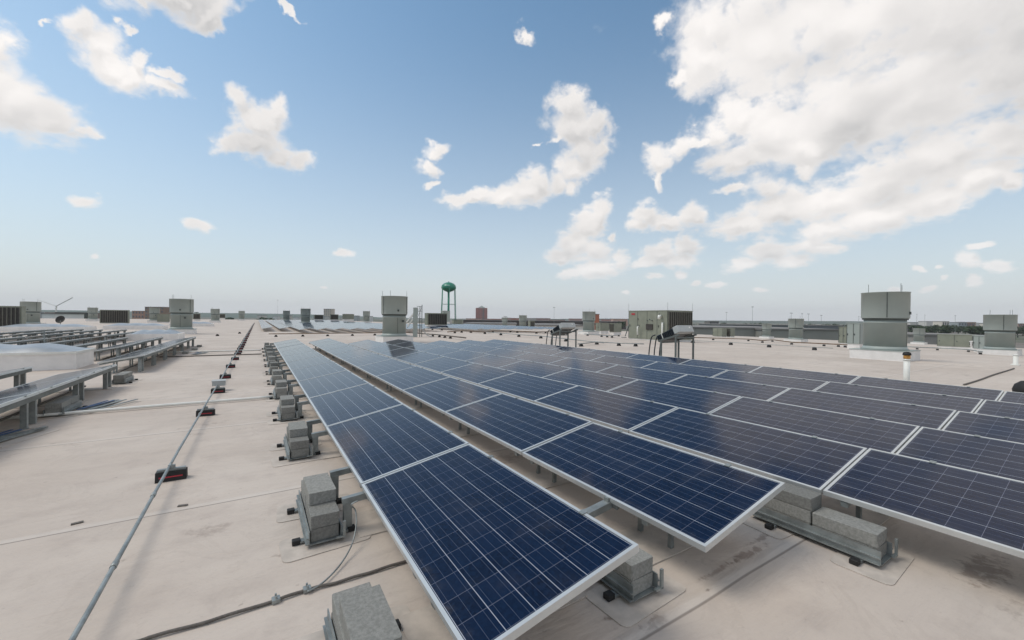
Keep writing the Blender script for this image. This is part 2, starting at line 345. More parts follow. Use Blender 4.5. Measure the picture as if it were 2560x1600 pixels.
# ------------------------------------------------------------------ mesh helpers
class MB:
    def __init__(s): s.bm = bmesh.new(); s.mi = 0
    def faces_set(s, fs):
        for f in fs: f.material_index = s.mi
    def box(s, c, d, rot=None, bev=0.0, seg=1):
        mt = Matrix.Translation(Vector(c)) @ (rot.to_matrix().to_4x4() if rot else Matrix()) @ Matrix.Diagonal((d[0], d[1], d[2], 1))
        r = bmesh.ops.create_cube(s.bm, size=1, matrix=mt); vs = r['verts']
        fs = list({f for v in vs for f in v.link_faces}); s.faces_set(fs)
        if bev:
            es = list({e for v in vs for e in v.link_edges})
            o = bmesh.ops.bevel(s.bm, geom=es, offset=bev, segments=seg, profile=.5, affect='EDGES', clamp_overlap=True)
            s.faces_set(o['faces'])
        return s
    def b2(s, x0, x1, y0, y1, z0, z1, bev=0.0): return s.box(((x0+x1)/2, (y0+y1)/2, (z0+z1)/2), (x1-x0, y1-y0, z1-z0), None, bev)
    def bar(s, a, b, w, h=None, bev=0.0):     # rectangular bar from a to b
        a = Vector(a); b = Vector(b); d = b-a; q = d.to_track_quat('Y', 'Z')
        return s.box((a+b)/2, (w, d.length, h or w), q, bev)
    def tube(s, pts, r, seg=8, cap=True):
        pts = [Vector(p) for p in pts]; rings = []
        rr = r if isinstance(r, (list, tuple)) else [r]*len(pts)
        n0 = None
        for i, p in enumerate(pts):
            d = (pts[min(i+1, len(pts)-1)]-pts[max(i-1, 0)]).normalized()
            if n0 is None: n0 = d.orthogonal().normalized()
            n0 = (n0-d*n0.dot(d)).normalized(); b_ = d.cross(n0)
            rings.append([s.bm.verts.new(p+(n0*math.cos(2*math.pi*k/seg)+b_*math.sin(2*math.pi*k/seg))*rr[i]) for k in range(seg)])
        fs = []
        for i in range(len(rings)-1):
            for k in range(seg):
                f = s.bm.faces.new((rings[i][k], rings[i][(k+1) % seg], rings[i+1][(k+1) % seg], rings[i+1][k])); f.smooth = seg > 6; fs.append(f)
        if cap:
            fs.append(s.bm.faces.new(rings[0][::-1])); fs.append(s.bm.faces.new(rings[-1]))
        s.faces_set(fs); return s
    def lathe(s, prof, seg=32, c=(0, 0, 0), smooth=True):
        c = Vector(c); rings = []
        for r, z in prof:
            rings.append([s.bm.verts.new(c+Vector((r*math.cos(2*math.pi*k/seg), r*math.sin(2*math.pi*k/seg), z))) for k in range(seg)])
        fs = []
        for i in range(len(rings)-1):
            for k in range(seg):
                f = s.bm.faces.new((rings[i][k], rings[i][(k+1) % seg], rings[i+1][(k+1) % seg], rings[i+1][k])); f.smooth = smooth; fs.append(f)
        if prof[0][0] > 1e-4: fs.append(s.bm.faces.new(rings[0][::-1]))
        if prof[-1][0] > 1e-4: fs.append(s.bm.faces.new(rings[-1]))
        s.faces_set(fs); return s
    def poly(s, pts, h, z0=0.0):              # extruded outline
        a = [s.bm.verts.new((p[0], p[1], z0)) for p in pts]; b = [s.bm.verts.new((p[0], p[1], z0+h)) for p in pts]; n = len(pts)
        fs = [s.bm.faces.new(a[::-1]), s.bm.faces.new(b)]
        for i in range(n): fs.append(s.bm.faces.new((a[i], a[(i+1) % n], b[(i+1) % n], b[i])))
        s.faces_set(fs); return s
    def build(s, name, m, parent=None, loc=None, rot=None):
        me = bpy.data.meshes.new(name); bmesh.ops.recalc_face_normals(s.bm, faces=s.bm.faces[:]); s.bm.to_mesh(me); s.bm.free()
        for x in (m if isinstance(m, (list, tuple)) else [m]): me.materials.append(x)
        o = bpy.data.objects.new(name, me); COL.objects.link(o)
        if parent: o.parent = parent
        if loc is not None: o.location = loc
        if rot is not None: o.rotation_euler = rot
        return o
def tag(o, label=None, cat=None, group=None, kind=None):
    if label: o['label'] = label
    if cat: o['category'] = cat
    if group: o['group'] = group
    if kind: o['kind'] = kind
    return o
def thing(name, label, cat, loc=(0, 0, 0), rz=0.0, group=None):
    o = bpy.data.objects.new(name, None); COL.objects.link(o); o.location = loc; o.rotation_euler = (0, 0, rz)
    o.empty_display_size = .2
    return tag(o, label, cat, group)
KIDS = {}
def kids(o):
    return [c for c in bpy.data.objects if c.parent == o]
def copy_tree(o, loc=None, rz=None, label=None, group=None, scale=None, first=True, _k=None):
    c = o.copy(); COL.objects.link(c)
    if loc is not None: c.location = loc
    if rz is not None: c.rotation_euler = (0, 0, rz)
    if scale is not None: c.scale = scale
    if label: c['label'] = label
    if group: c['group'] = group
    key = o.name
    if key not in KIDS: KIDS[key] = kids(o)
    for ch in KIDS[key]:
        d = copy_tree(ch); d.parent = c; d.matrix_parent_inverse = ch.matrix_parent_inverse
    return c
ORD = ['zeroth', 'first', 'second', 'third', 'fourth', 'fifth', 'sixth', 'seventh', 'eighth', 'ninth', 'tenth', 'eleventh', 'twelfth', 'thirteenth', 'fourteenth',
       'fifteenth', 'sixteenth', 'seventeenth', 'eighteenth', 'nineteenth', 'twentieth']

# ------------------------------------------------------------------ setting: roof and ground
def grid_sheet(name, xs, ys, zf, m):
    bm = bmesh.new(); vs = [[bm.verts.new((x, y, zf(x, y))) for x in xs] for y in ys]
    for j in range(len(ys)-1):
        for i in range(len(xs)-1): bm.faces.new((vs[j][i], vs[j][i+1], vs[j+1][i+1], vs[j+1][i]))
    me = bpy.data.meshes.new(name); bm.to_mesh(me); bm.free(); me.materials.append(m)
    o = bpy.data.objects.new(name, me); COL.objects.link(o); return o
roof = grid_sheet('roof', [-150, -60, 24.5, 60, 118], [-40, 0, 60, 190], lambda x, y: roof_z(x), roofm); tag(roof, kind='structure')
wl = MB()
for a, b in (((-150, -40), (118, -40)), ((118, -40), (118, 190)), ((118, 190), (-150, 190)), ((-150, 190), (-150, -40))):
    wl.bar((a[0], a[1], -7), (b[0], b[1], -7), .4, 7.0)
tag(wl.build('warehouse_wall', white), 'pale wall of the warehouse under the wide roof', 'wall')
def ground_mat():
    m = bpy.data.materials.new('ground'); m.use_nodes = True; t = m.node_tree; b = t.nodes['Principled BSDF']
    tc = node(t, 'ShaderNodeTexCoord'); O = tc.outputs['Object']
    a = noise(t, O, .004, 5, .6); d = noise(t, O, .03, 4, .6)
    c = mixc(t, rng(t, a, .42, .58), (.055, .075, .035, 1), (.17, .15, .13, 1)); c = mixc(t, mth(t, 'MULTIPLY', rng(t, d, .5, .7), .6), c, (.10, .06, .045, 1))
    t.links.new(c, b.inputs['Base Color']); b.inputs['Roughness'].default_value = .9; return m
tag(grid_sheet('ground', [-5000, 0, 5000], [-5000, 0, 5000], lambda x, y: -12.0, ground_mat()), kind='structure')

# ------------------------------------------------------------------ solar panels
PW, PL, TILT, PITCH = .992, 1.998, .1858, 1.5672
SP = 2.0144; X1, Y0, ZL = .7298, 1.4356, CAMH-1.3616
PROT = Euler((0, -TILT, 0))
def panel_meshes(parent):
    fr = MB(); t, w, h = .020, PL, .040
    fr.b2(0, t, 0, PL, -h, 0); fr.b2(PW-t, PW, 0, PL, -h, 0); fr.b2(t, PW-t, 0, t, -h, -.0005); fr.b2(t, PW-t, PL-t, PL, -h, -.0005)
    a = fr.build('frame', alu, parent)
    for yy in (.42, PL-.42):
        cl_ = MB(); cl_.b2(PW-.028, PW+.012, yy-.02, yy+.02, -.012, .006, .001); cl_.build('clamp', galv, parent)
    g_ = MB(); g_.b2(t+.0005, PW-t-.0005, t+.0005, PL-t-.0005, -.012, -.0035); b = g_.build('cell_glass', [cells], parent)
    k = MB(); k.b2(t+.0005, PW-t-.0005, t+.0005, PL-t-.0005, -.016, -.0125); k.b2(.42, .56, PL-.35, PL-.23, -.034, -.0162); c = k.build('back_sheet', backm, parent)
    return a, b, c
def panel_root(label, group):
    o = bpy.data.objects.new('solar_panel', None); COL.objects.link(o); o.rotation_euler = PROT; o.empty_display_size = .2
    return tag(o, label, 'solar panel', group)
pp = panel_root('x', 'x'); panel_meshes(pp)
used = [False]
def put_panel(x, y, z, label, group):
    if not used[0]: o = pp; used[0] = True; tag(o, label, 'solar panel', group)
    else: o = copy_tree(pp, None, None, label, group)
    o.location = (x, y, z+random.uniform(-.003, .003)); o.rotation_euler = (random.uniform(-.0016, .0016), -TILT+random.uniform(-.0025, .0025), 0)
    return o
ENDS = {1: (0, 11), 2: (0, 11), 3: (-1, 10), 4: (-1, 10), 5: (-1, 9), 6: (-1, 9), 7: (-1, 9)}
GM = 'solar panels of the large array right of the walkway'
for row, (k0, k1) in ENDS.items():
    n = k1-k0
    for i, k in enumerate(range(k0, k1)):
        lab = 'blue solar panel in the %s row right of the walkway, %s from the near end' % (ORD[row], ORD[i+1])
        if i == n-1: lab = 'blue solar panel closing the far end of the %s row right of the walkway' % ORD[row]
        put_panel(X1+(row-1)*PITCH, Y0+k*SP+.008, ZL, lab, GM)
# left array, seen from its raised edge
LH = [-2.77, -4.20, -5.62, -7.05, -8.5, -9.95, -11.4, -12.9, -14.6, -16.1, -17.7, -19.2]
GL = 'solar panels of the array left of the walkway'
LSEG = []      # (row, y0, count, words)
for r_, segs in enumerate([[(4.95, 4, 'near stretch'), (15.7, 6, 'far stretch')], [(7.25, 3, 'near stretch'), (20.2, 4, 'far stretch')], [(20.4, 4, 'far stretch')],
                           [(20.4, 4, 'middle stretch'), (31.2, 5, 'rear stretch')], [(22.4, 3, 'middle stretch'), (30.6, 6, 'rear stretch')], [(20.6, 5, 'middle stretch'), (33.0, 5, 'rear stretch')], [(22.6, 5, 'middle stretch'), (34.6, 5, 'rear stretch')], [(22.6, 5, 'middle stretch'), (34.6, 5, 'rear stretch')]]):
    for y0, n, wd in segs:
        LSEG.append((r_, y0, n))
        for i in range(n):
            put_panel(LH[r_]-PW*math.cos(TILT), y0+i*SP, ZL, 'grey solar panel left of the walkway, %s row, %s, %s from front' % (ORD[r_+1], wd, ORD[i+1]), GL)

# far array beyond the brown pipe: nearest ones single, the rest one mass
fp = MB(); fp.b2(0, PW, 0, PL, -.04, 0); fp.mi = 1; fp.b2(.03, PW-.03, .03, PL-.03, .0, .003)
def farcell():
    m = bpy.data.materials.new('far_cells'); m.use_nodes = True; b = m.node_tree.nodes['Principled BSDF']; t = m.node_tree
    tc = node(t, 'ShaderNodeTexCoord'); c = mixc(t, noise(t, tc.outputs['Object'], 8, 3, .5), (.006, .018, .05, 1), (.010, .03, .075, 1)); t.links.new(c, b.inputs['Base Color'])
    b.inputs['Roughness'].default_value = .10; b.inputs['IOR'].default_value = 1.28; return m
fcm = farcell()
f0 = fp.build('solar_panel', [alu, fcm]); fme = f0.data; bpy.data.objects.remove(f0)
GF = 'solar panels of the distant array beyond the brown pipe'
NF = 12
stuffpos = []
for r_ in range(NF):
    ys = 49.5 if r_ < 2 else 45.2
    ns = 46
    for k in range(ns):
        x = X1+r_*PITCH-.25; y = ys+k*SP
        if k < 11 and r_ < 12:
            o = bpy.data.objects.new('solar_panel', fme); COL.objects.link(o); o.location = (x, y, ZL); o.rotation_euler = (0, -TILT, 0)
            tag(o, 'distant solar panel beyond the brown pipe, %s row from left, %s from front' % (ORD[r_+1], ORD[k+1]), 'solar panel', GF)
        else: stuffpos.append((x, y, ZL))
for r_ in range(8):
    for k in range(14): stuffpos.append((21.5+r_*PITCH, 42+k*SP, ZL))
sb = bmesh.new(); Rm = PROT.to_matrix()
for (x, y, z) in stuffpos:
    for zz, mi, q in ((0, 0, ((0, 0), (PW, 0), (PW, PL), (0, PL))), (.004, 1, ((.03, .03), (PW-.03, .03), (PW-.03, PL-.03), (.03, PL-.03)))):
        top = [sb.verts.new(Vector((x, y, z))+Rm @ Vector((a, b, zz))) for a, b in q]; f = sb.faces.new(top); f.material_index = mi
        if mi == 0:
            bot = [sb.verts.new(Vector((x, y, z))+Rm @ Vector((a, b, -.04))) for a, b in q]; sb.faces.new(bot[::-1])
            for i in range(4): sb.faces.new((top[i], bot[i], bot[(i+1) % 4], top[(i+1) % 4]))
me = bpy.data.meshes.new('solar_panels'); sb.to_mesh(me); sb.free(); me.materials.append(alu); me.materials.append(fcm)
o = bpy.data.objects.new('solar_panels', me); COL.objects.link(o)
tag(o, 'mass of far solar panels reaching back towards the horizon', 'solar panels', GF, 'stuff')

# ------------------------------------------------------------------ panel supports
def support(label, group, high=True):
    o = thing('panel_support', label, 'support', (0, 0, 0), 0, group)
    zl, zh = ZL-.045, ZL+PW*math.sin(TILT)-.05; xh = PW*math.cos(TILT)
    for yy in (-.14, .14):
        m = MB(); m.b2(xh-.14, xh-.07, yy-.03, yy+.03, .012, zh-.03); m.build('tall_post', galv, o)
        m = MB(); m.b2(.30, .335, yy-.015, yy+.015, .012, zl+.03); m.build('short_post', galv, o)
        m = MB(); m.bar((.02, yy, zl-.02), (xh-.02, yy, zh-.01), .045, .04); m.build('cross_rail', galv, o)
    m = MB(); m.b2(-.05, xh+.02, -.21, .21, .002, .010); m.build('base_pad', padm, o)
    return o
sup0 = support('x', 'x')
sflag = [False]
def put_support(x, y, label, group):
    if not sflag[0]: o = sup0; sflag[0] = True; o.location = (x, y, 0); return tag(o, label, 'support', group)
    return copy_tree(sup0, (x, y, 0), None, label, group)
GS = 'steel supports under the right-hand panels'
for row, (k0, k1) in ENDS.items():
    for i, k in enumerate(range(k0, k1+1)):
        if row > 3 and k > 1 and row != 7: continue
        put_support(X1+(row-1)*PITCH, Y0+k*SP+(.62 if k == k0 else (-.3 if k == k1 else 0)), 'galvanised support under the %s right-hand panel row, %s from the near end' % (ORD[row], ORD[i+1]), GS)
GS2 = 'steel supports under the left-hand panels'
cnt = {}
for r_, y0, n in LSEG:
    for i in range(n+1):
        cnt[r_] = cnt.get(r_, 0)+1
        put_support(LH[r_]-PW*math.cos(TILT), y0+i*SP+(.25 if i == 0 else (-.25 if i == n else 0)), 'galvanised support under the %s panel row left of the walkway, %s from front' % (ORD[r_+1], ORD[cnt[r_]]), GS2)
GBM = 'edge channels of the left-hand panel rows'
for i_, (r_, y0, n) in enumerate(LSEG):
    x = LH[r_]; zt = ZL+PW*math.sin(TILT)-.044
    o = thing('edge_channel', 'dark steel channel under the raised edge of left-hand panel stretch, %s counted outwards' % ORD[i_+1], 'steel channel', (x, y0, 0), 0, GBM)
    m = MB(); m.b2(-.055, -.005, .02, n*SP-.02, zt-.075, zt-.002); m.b2(-.10, -.0555, .02, n*SP-.02, zt-.075, zt-.068); m.build('channel', framest, o)
    m = MB(); m.tube([(-.5, .1, .06), (-.5, n*SP*.5, .075), (-.5, n*SP-.1, .06)], .02, 6); m.build('wire_bundle', cable, o)

# ------------------------------------------------------------------ ballast trays, concrete blocks, pads
def make_tray(arms=2):
    o = thing('ballast_tray', 'x', 'ballast tray', (0, 0, 0), 0, 'x')
    for xs in (0, 1):                       # two folded side rails along Y
        m = MB(); x = -.012 if xs == 0 else .205
        m.b2(x, x+.006, -.02, .84, .035, .125)
        s_ = -1 if xs == 0 else 1
        m.b2(x+(-.022 if xs == 0 else .006), x+(.0 if xs == 0 else .028), -.02, .84, .035, .041)
        m.b2(x+(-.016 if xs == 0 else .006), x+(.0 if xs == 0 else .022), -.02, .84, .075, .083)
        m.build('side_rail', galv, o)
    m = MB(); m.b2(-.004, .203, -.022, .842, .030, .0345); m.build('tray_floor', galv, o)
    m = MB(); m.b2(.215, .235, -.045, -.03, .04, .16); m.b2(.17, .235, -.045, -.024, .04, .05); m.build('end_tab', galv, o)
    for yy in (.10, .66):
        m = MB(); m.bar((-.075, yy, .022), (.30, yy, .022), .05, .014); m.build('cross_foot', galv, o)
        for xx in (-.085, .30):
            m = MB(); m.b2(xx-.028, xx+.028, yy-.026, yy+.026, .006, .042, .004); m.build('rubber_foot', rubber, o)
    for yy, zz in (((.12, .262), (.74, .270)) if arms else ()):
        m = MB(); m.b2(.245, .305, yy-.028, yy+.028, .02, zz-.03); m.build('post', galv, o)
        m = MB(); m.bar((.235, yy, zz-.02), (.44, yy, zz-.004), .05, .05); m.build('arm', galv, o)
    return o
tray0 = make_tray(); tflag = [False]; tray1 = make_tray(0); tflag1 = [False]
bl = MB(); bl.box((0, 0, .047), (.194, .39, .094), None, .005, 2); blk0 = bl.build('concrete_block', conc)
for v_ in blk0.data.vertices:
    v_.co += Vector((random.uniform(-.0025, .0025), random.uniform(-.003, .003), random.uniform(-.002, .0015)))
bflag = [False]
def rough_block(me, seed):
    pass
def put_block(x, y, z, label, group, rz=0.0, ln=1.0):
    if not bflag[0]: o = blk0; bflag[0] = True
    else: o = blk0.copy(); COL.objects.link(o)
    o.location = (x, y, z); o.rotation_euler = (0, 0, rz+random.uniform(-.02, .02)); o.scale = (1, ln, 1)
    return tag(o, label, 'concrete block', group)
def pad_mesh():
    m = MB(); w, d, r = .30, .17, .05; pts = []
    for cx, cy, a0 in ((w-r, d-r, 0), (-w+r, d-r, 90), (-w+r, -d+r, 180), (w-r, -d+r, 270)):
        for k in range(5): a = R(a0+k*22.5); pts.append((cx+r*math.cos(a), cy+r*math.sin(a)))
    m.mi = 0; m.poly(pts, .0045, .0015); return m.build('membrane_pad', padm)
pad0 = pad_mesh(); pflag = [False]
def put_pad(x, y, label, group, rz=0.0):
    if not pflag[0]: o = pad0; pflag[0] = True
    else: o = pad0.copy(); COL.objects.link(o)
    o.location = (x, y, 0); o.rotation_euler = (0, 0, rz); return tag(o, label, 'pad', group)
GT, GB, GP = 'ballast trays along the panel rows', 'concrete ballast blocks in the trays', 'membrane pads under the trays'
def stack(x, y, tn, layers=3, arms=1):
    if not arms:
        if not tflag1[0]: t_ = tray1; tflag1[0] = True; t_.location = (x, y, 0)
        else: t_ = copy_tree(tray1, (x, y, 0))
    elif not tflag[0]: t_ = tray0; tflag[0] = True; t_.location = (x, y, 0)
    else: t_ = copy_tree(tray0, (x, y, 0))
    tag(t_, 'galvanised ballast tray with concrete blocks, '+tn, 'ballast tray', GT)
    z = .036; h = .0955
    xc = x+.0995
    for ly in range(layers if layers < 3 else 2):
        for yy, wd in ((.20, 'near'), (.60, 'far')):
            put_block(xc, y+yy, z+ly*h, '%s grey concrete block, %s half, in the %s' % ('lowest' if ly == 0 else 'second-layer', wd, tn), GB)
    if layers >= 3: put_block(xc+.004, y+.40, z+2*h, 'topmost weathered concrete block on the '+tn, GB, 0, 1.02)
    put_pad(x+.11, y+.06, 'pale pad under the near foot of the '+tn, GP, .05)
    put_pad(x+.11, y+.68, 'pale pad under the far foot of the '+tn, GP, -.06)
def bracket(x, y, lab):      # short folded channel running under a panel edge
    o = thing('edge_bracket', lab, 'bracket', (x, y, 0), 0, 'short brackets at the panel edges')
    m = MB(); m.bar((-.30, 0, .235), (.10, 0, .29), .065, .05); m.b2(-.34, -.27, -.04, .04, .20, .215); m.build('channel', galv, o)
    MB().b2(-.02, .02, -.02, .02, .296, .33).build('bolt', galv, o)
    return o
bracket(2.30, 2.25, 'short galvanised bracket below the near corner of the second panel row')
for k in range(12):
    y = (1.53, 3.29, 5.37, 7.44)[k] if k < 4 else 9.45+(k-4)*SP
    stack(.345, y, '%s walkway tray from the camera' % ORD[k+1], 3, k)
stack(1.905, 1.66, 'tray under the first row corner', 2, 0)
stack(3.64, 1.02, 'tray before the third row', 2, 0)
put_block(3.74, 1.62, .036+2*.0955, 'pale concrete block lying on top of the two-layer tray by the third row', GB)
put_block(2.06, 2.75, .005, 'concrete block in the gap between the first and second panel rows', GB)
for i, y in enumerate((9.6, 13.3)):
    stack(LH[0]-.13, y, ('nearer', 'farther')[i]+' left-hand tray', 2, 0)
for i, (x, y) in enumerate(((-2.55, 27.0), (-2.5, 24.6), (-2.6, 22.5), (-3.95, 29.0))):
    put_block(x, y, .005, 'concrete block by the far end of the left-hand rows, %s in that scatter' % ORD[i+1], GB); 

# ------------------------------------------------------------------ long conduit on black supports beside the walkway
PXL = -.745
cond = thing('conduit_pipe', 'long grey conduit running back over black rubber supports', 'pipe')
m = MB(); pts = [(PXL, 1.0, .135)]+[(PXL+.0033*max(0, y-8)+.008*math.sin(y*.7), y, .135) for y in range(3, 125, 3)]
m.tube(pts, .0135, 10); m.build('pipe_run', galv, cond)
for y in (3.45, 4.62, 8.05, 14.5, 20.5):
    m = MB(); m.tube([(PXL+.0033*max(0, y-8)+.008*math.sin(y*.7), y-.035, .135), (PXL+.0033*max(0, y-8)+.008*math.sin(y*.7), y+.035, .135)], .018, 10); m.build('coupling', galv, cond)
def make_dura():
    o = thing('pipe_support', 'x', 'pipe support', (0, 0, 0), 0, 'x')
    m = MB(); m.poly([(-.125, -.055), (.125, -.055), (.125, .055), (-.125, .055)], .002, .001)
    a = [(-.055, .003), (.055, .003), (.04, .095), (-.04, .095)]   # trapezoid section
    bm = m.bm
    v0 = [bm.verts.new((-.125, p[0], p[1])) for p in a]; v1 = [bm.verts.new((.125, p[0], p[1])) for p in a]
    bm.faces.new(v0[::-1]); bm.faces.new(v1)
    for i in range(4): bm.faces.new((v0[i], v0[(i+1) % 4], v1[(i+1) % 4], v1[i]))
    m.build('rubber_block', rubber, o)
    m = MB(); m.box((0, -.0515, .045), (.19, .004, .012), Euler((R(-9), 0, 0))); m.build('red_stripe', redt, o)
    m = MB(); m.b2(-.115, .115, -.021, .021, .0955, .118); m.build('strut', galv, o)
    m = MB(); m.b2(-.03, .03, -.012, .012, .1185, .153); m.tube([(.0, .0, .15), (.0, .0, .185)], .006, 6); m.build('clamp', galv, o)
    return o
d0 = make_dura(); dflag = [False]
GD = 'black rubber supports under the long conduit'
DY = [5.40, 8.55, 10.89, 13.3, 15.9, 18.6, 20.9, 22.2, 24.1, 25.6, 27.2, 29.4, 31.9, 34.5, 37.4, 40.6, 43.9, 48, 52.5, 57.5, 63, 70, 78, 88, 100]
for i, y in enumerate(DY):
    x = PXL+.0033*max(0, y-8)+.008*math.sin(y*.7)
    lab = 'black rubber pipe support with red stripe, %s under the long conduit' % (ORD[i+1]+' from front' if i < 20 else ORD[len(DY)-i]+' from the far end')
    if i == 0: d0.location = (x+.02, y, 0); tag(d0, lab, 'pipe support', GD)
    else: copy_tree(d0, (x+.03, y, 0), random.uniform(-.08, .08), lab, GD)
jb = thing('junction_box', 'pale grey junction box sitting on the long conduit', 'junction box', (PXL+.02, 11.15, .0))
MB().b2(-.10, .14, -.02, .22, .12, .22, ).build('box_body', lightst, jb); MB().b2(-.11, .15, -.03, .23, .2205, .234).build('lid', lightst, jb)

# cross conduits lying on the roof
def flat_pipe(name, a, b, r, m_, label, cat='pipe', z=.03, n=14, wob=.012):
    m = MB(); a = Vector((a[0], a[1], z)); b = Vector((b[0], b[1], z)); pts = []
    for i in range(n+1):
        f = i/n; p = a.lerp(b, f); p.y += wob*math.sin(f*9+a.y); p.z = roof_z(p.x)+z; pts.append(p)
    m.tube(pts, r, 8); return tag(m.build(name, m_), label, cat)
flat_pipe('conduit', (-3.45, 9.62), (.30, 9.62), .027, whitep, 'white conduit crossing the walkway nearest the camera', 'pipe', .045)
flat_pipe('conduit', (-3.6, 23.3), (.2, 23.1), .03, whitep, 'white conduit crossing the walkway far back')
flat_pipe('cable', (-3.2, 20.8), (.2, 20.7), .022, cable, 'dark cable crossing the walkway just before the far white conduit', 'cable')
flat_pipe('cable', (16.3, 2.82), (24.0, 2.9), .022, cable, 'dark cable stretched over the bare roof at the right', 'cable', .022)

# rope-like lightning cable with clamps and its thin loop
P3 = [at(300, 1625), at(370, 1601), at(520, 1560), at(685, 1508), at(765, 1480), at(840, 1462), at(925, 1436), at(1010, 1409), at(1100, 1382)]
m = MB()
pp_ = []
for i in range(len(P3)-1):
    for k in range(6): pp_.append(P3[i].lerp(P3[i+1], k/6)+Vector((0, 0, .014+.002*math.sin(i*6+k))))
pp_.append(P3[-1]+Vector((0, 0, .014)))
gc = thing('ground_cable', 'thick braided grey-brown cable lying across the near roof', 'cable')
m.tube(pp_, .0095, 8); m.build('cable_run', cable, gc)
for q in (at(690, 1506), at(768, 1479)):
    m = MB(); d = (at(768, 1479)-at(690, 1506)).normalized(); n_ = Vector((-d.y, d.x, 0))
    m.bar(q-d*.022+Vector((0, 0, .016)), q+d*.022+Vector((0, 0, .016)), .045, .026, .003)
    for s_ in (-1, 1): m.tube([q+n_*.014*s_+Vector((0, 0, .02)), q+n_*.014*s_+Vector((0, 0, .045))], .006, 6)
    m.build('clamp', galv, gc)
lp = [at(768, 1479, .02), at(800, 1462, .02), at(835, 1430, .02), at(862, 1395, .03), at(880, 1360, .06), at(888, 1330, .10), at(891, 1300, .15), at(888, 1275, .20), at(878, 1262, .25), at(895, 1252, .27)]
def smooth_pts(P, n=5):
    o = []
    for i in range(len(P)-1):
        p0, p1, p2, p3 = P[max(i-1, 0)], P[i], P[i+1], P[min(i+2, len(P)-1)]
        for k in range(n):
            t = k/n; o.append(.5*((2*p1)+(p2-p0)*t+(2*p0-5*p1+4*p2-p3)*t*t+(3*p1-p0-3*p2+p3)*t**3))
    o.append(P[-1]); return o
tag(MB().tube(smooth_pts(lp), .0055, 8).build('bonding_wire', galv), 'thin braided wire looping from the cable up to a tray arm', 'wire')

# ------------------------------------------------------------------ skylight with rounded domes
sx0, sx1, sy0, sy1, sh = -13.4, -4.66, 17.6, 19.2, .47
sk = thing('skylight', 'long white skylight curb with wavy grey domes among left-hand panels', 'skylight', (0, 0, 0))
MB().b2(sx0, sx1, sy0, sy1, -.0, sh).build('curb', white, sk)
MB().b2(sx0-.03, sx1+.03, sy0-.03, sy1+.03, sh+.001, sh+.07).build('rim', whitep, sk)
def dome_mesh(x0, x1, y0, y1, z0, nb, hh):
    bm = bmesh.new(); nx, ny = nb*10, 10; vs = []
    for j in range(ny+1):
        row = []
        for i in range(nx+1):
            u_, v_ = i/nx, j/ny; e = min(1, min(u_*nb*1.0, (1-u_)*nb*1.0)*1.3); prof = math.sin(math.pi*v_)**.6*math.sin(min(1, e)*math.pi/2)
            w_ = .72+.28*abs(math.sin(math.pi*(u_*nb)))
            row.append(bm.verts.new((x0+(x1-x0)*u_, y0+(y1-y0)*v_, z0+hh*prof*w_)))
        vs.append(row)
    for j in range(ny):
        for i in range(nx): f = bm.faces.new((vs[j][i], vs[j][i+1], vs[j+1][i+1], vs[j+1][i])); f.smooth = True
    me = bpy.data.meshes.new('dome'); bm.to_mesh(me); bm.free(); me.materials.append(dome); o = bpy.data.objects.new('dome', me); COL.objects.link(o); return o
dm = dome_mesh(sx0, sx1, sy0, sy1, sh+.07, 6, .24); dm.parent = sk
m = MB(); m.tube([(sx1-1.2, sy1+.15, 0), (sx1-1.2, sy1+.15, 1.15)], .018, 6)
tag(m.build('lightning_rod', galv), 'thin upright rod behind the wavy skylight', 'rod')
for i, (cx, cy, lx, ly, lab) in enumerate(((-5.7, 36.2, 2.6, 3.0, 'white skylight in front of the left round exhaust stack'), (-11.5, 62, 5, 3, 'low white skylight beyond the left-hand panels'),
                                       (-17, 57, 6, 3, 'low white skylight farthest left on the roof'), (-8, 76, 5, 3, 'pale flat skylight left of the conduit far away'))):
    s2 = thing('skylight', lab, 'skylight', (0, 0, 0)); MB().b2(cx-lx/2, cx+lx/2, cy-ly/2, cy+ly/2, 0, .42).build('curb', white, s2)
    dd = dome_mesh(cx-lx/2+.1, cx+lx/2-.1, cy-ly/2+.1, cy+ly/2-.1, .42, 3, .26); dd.parent = s2

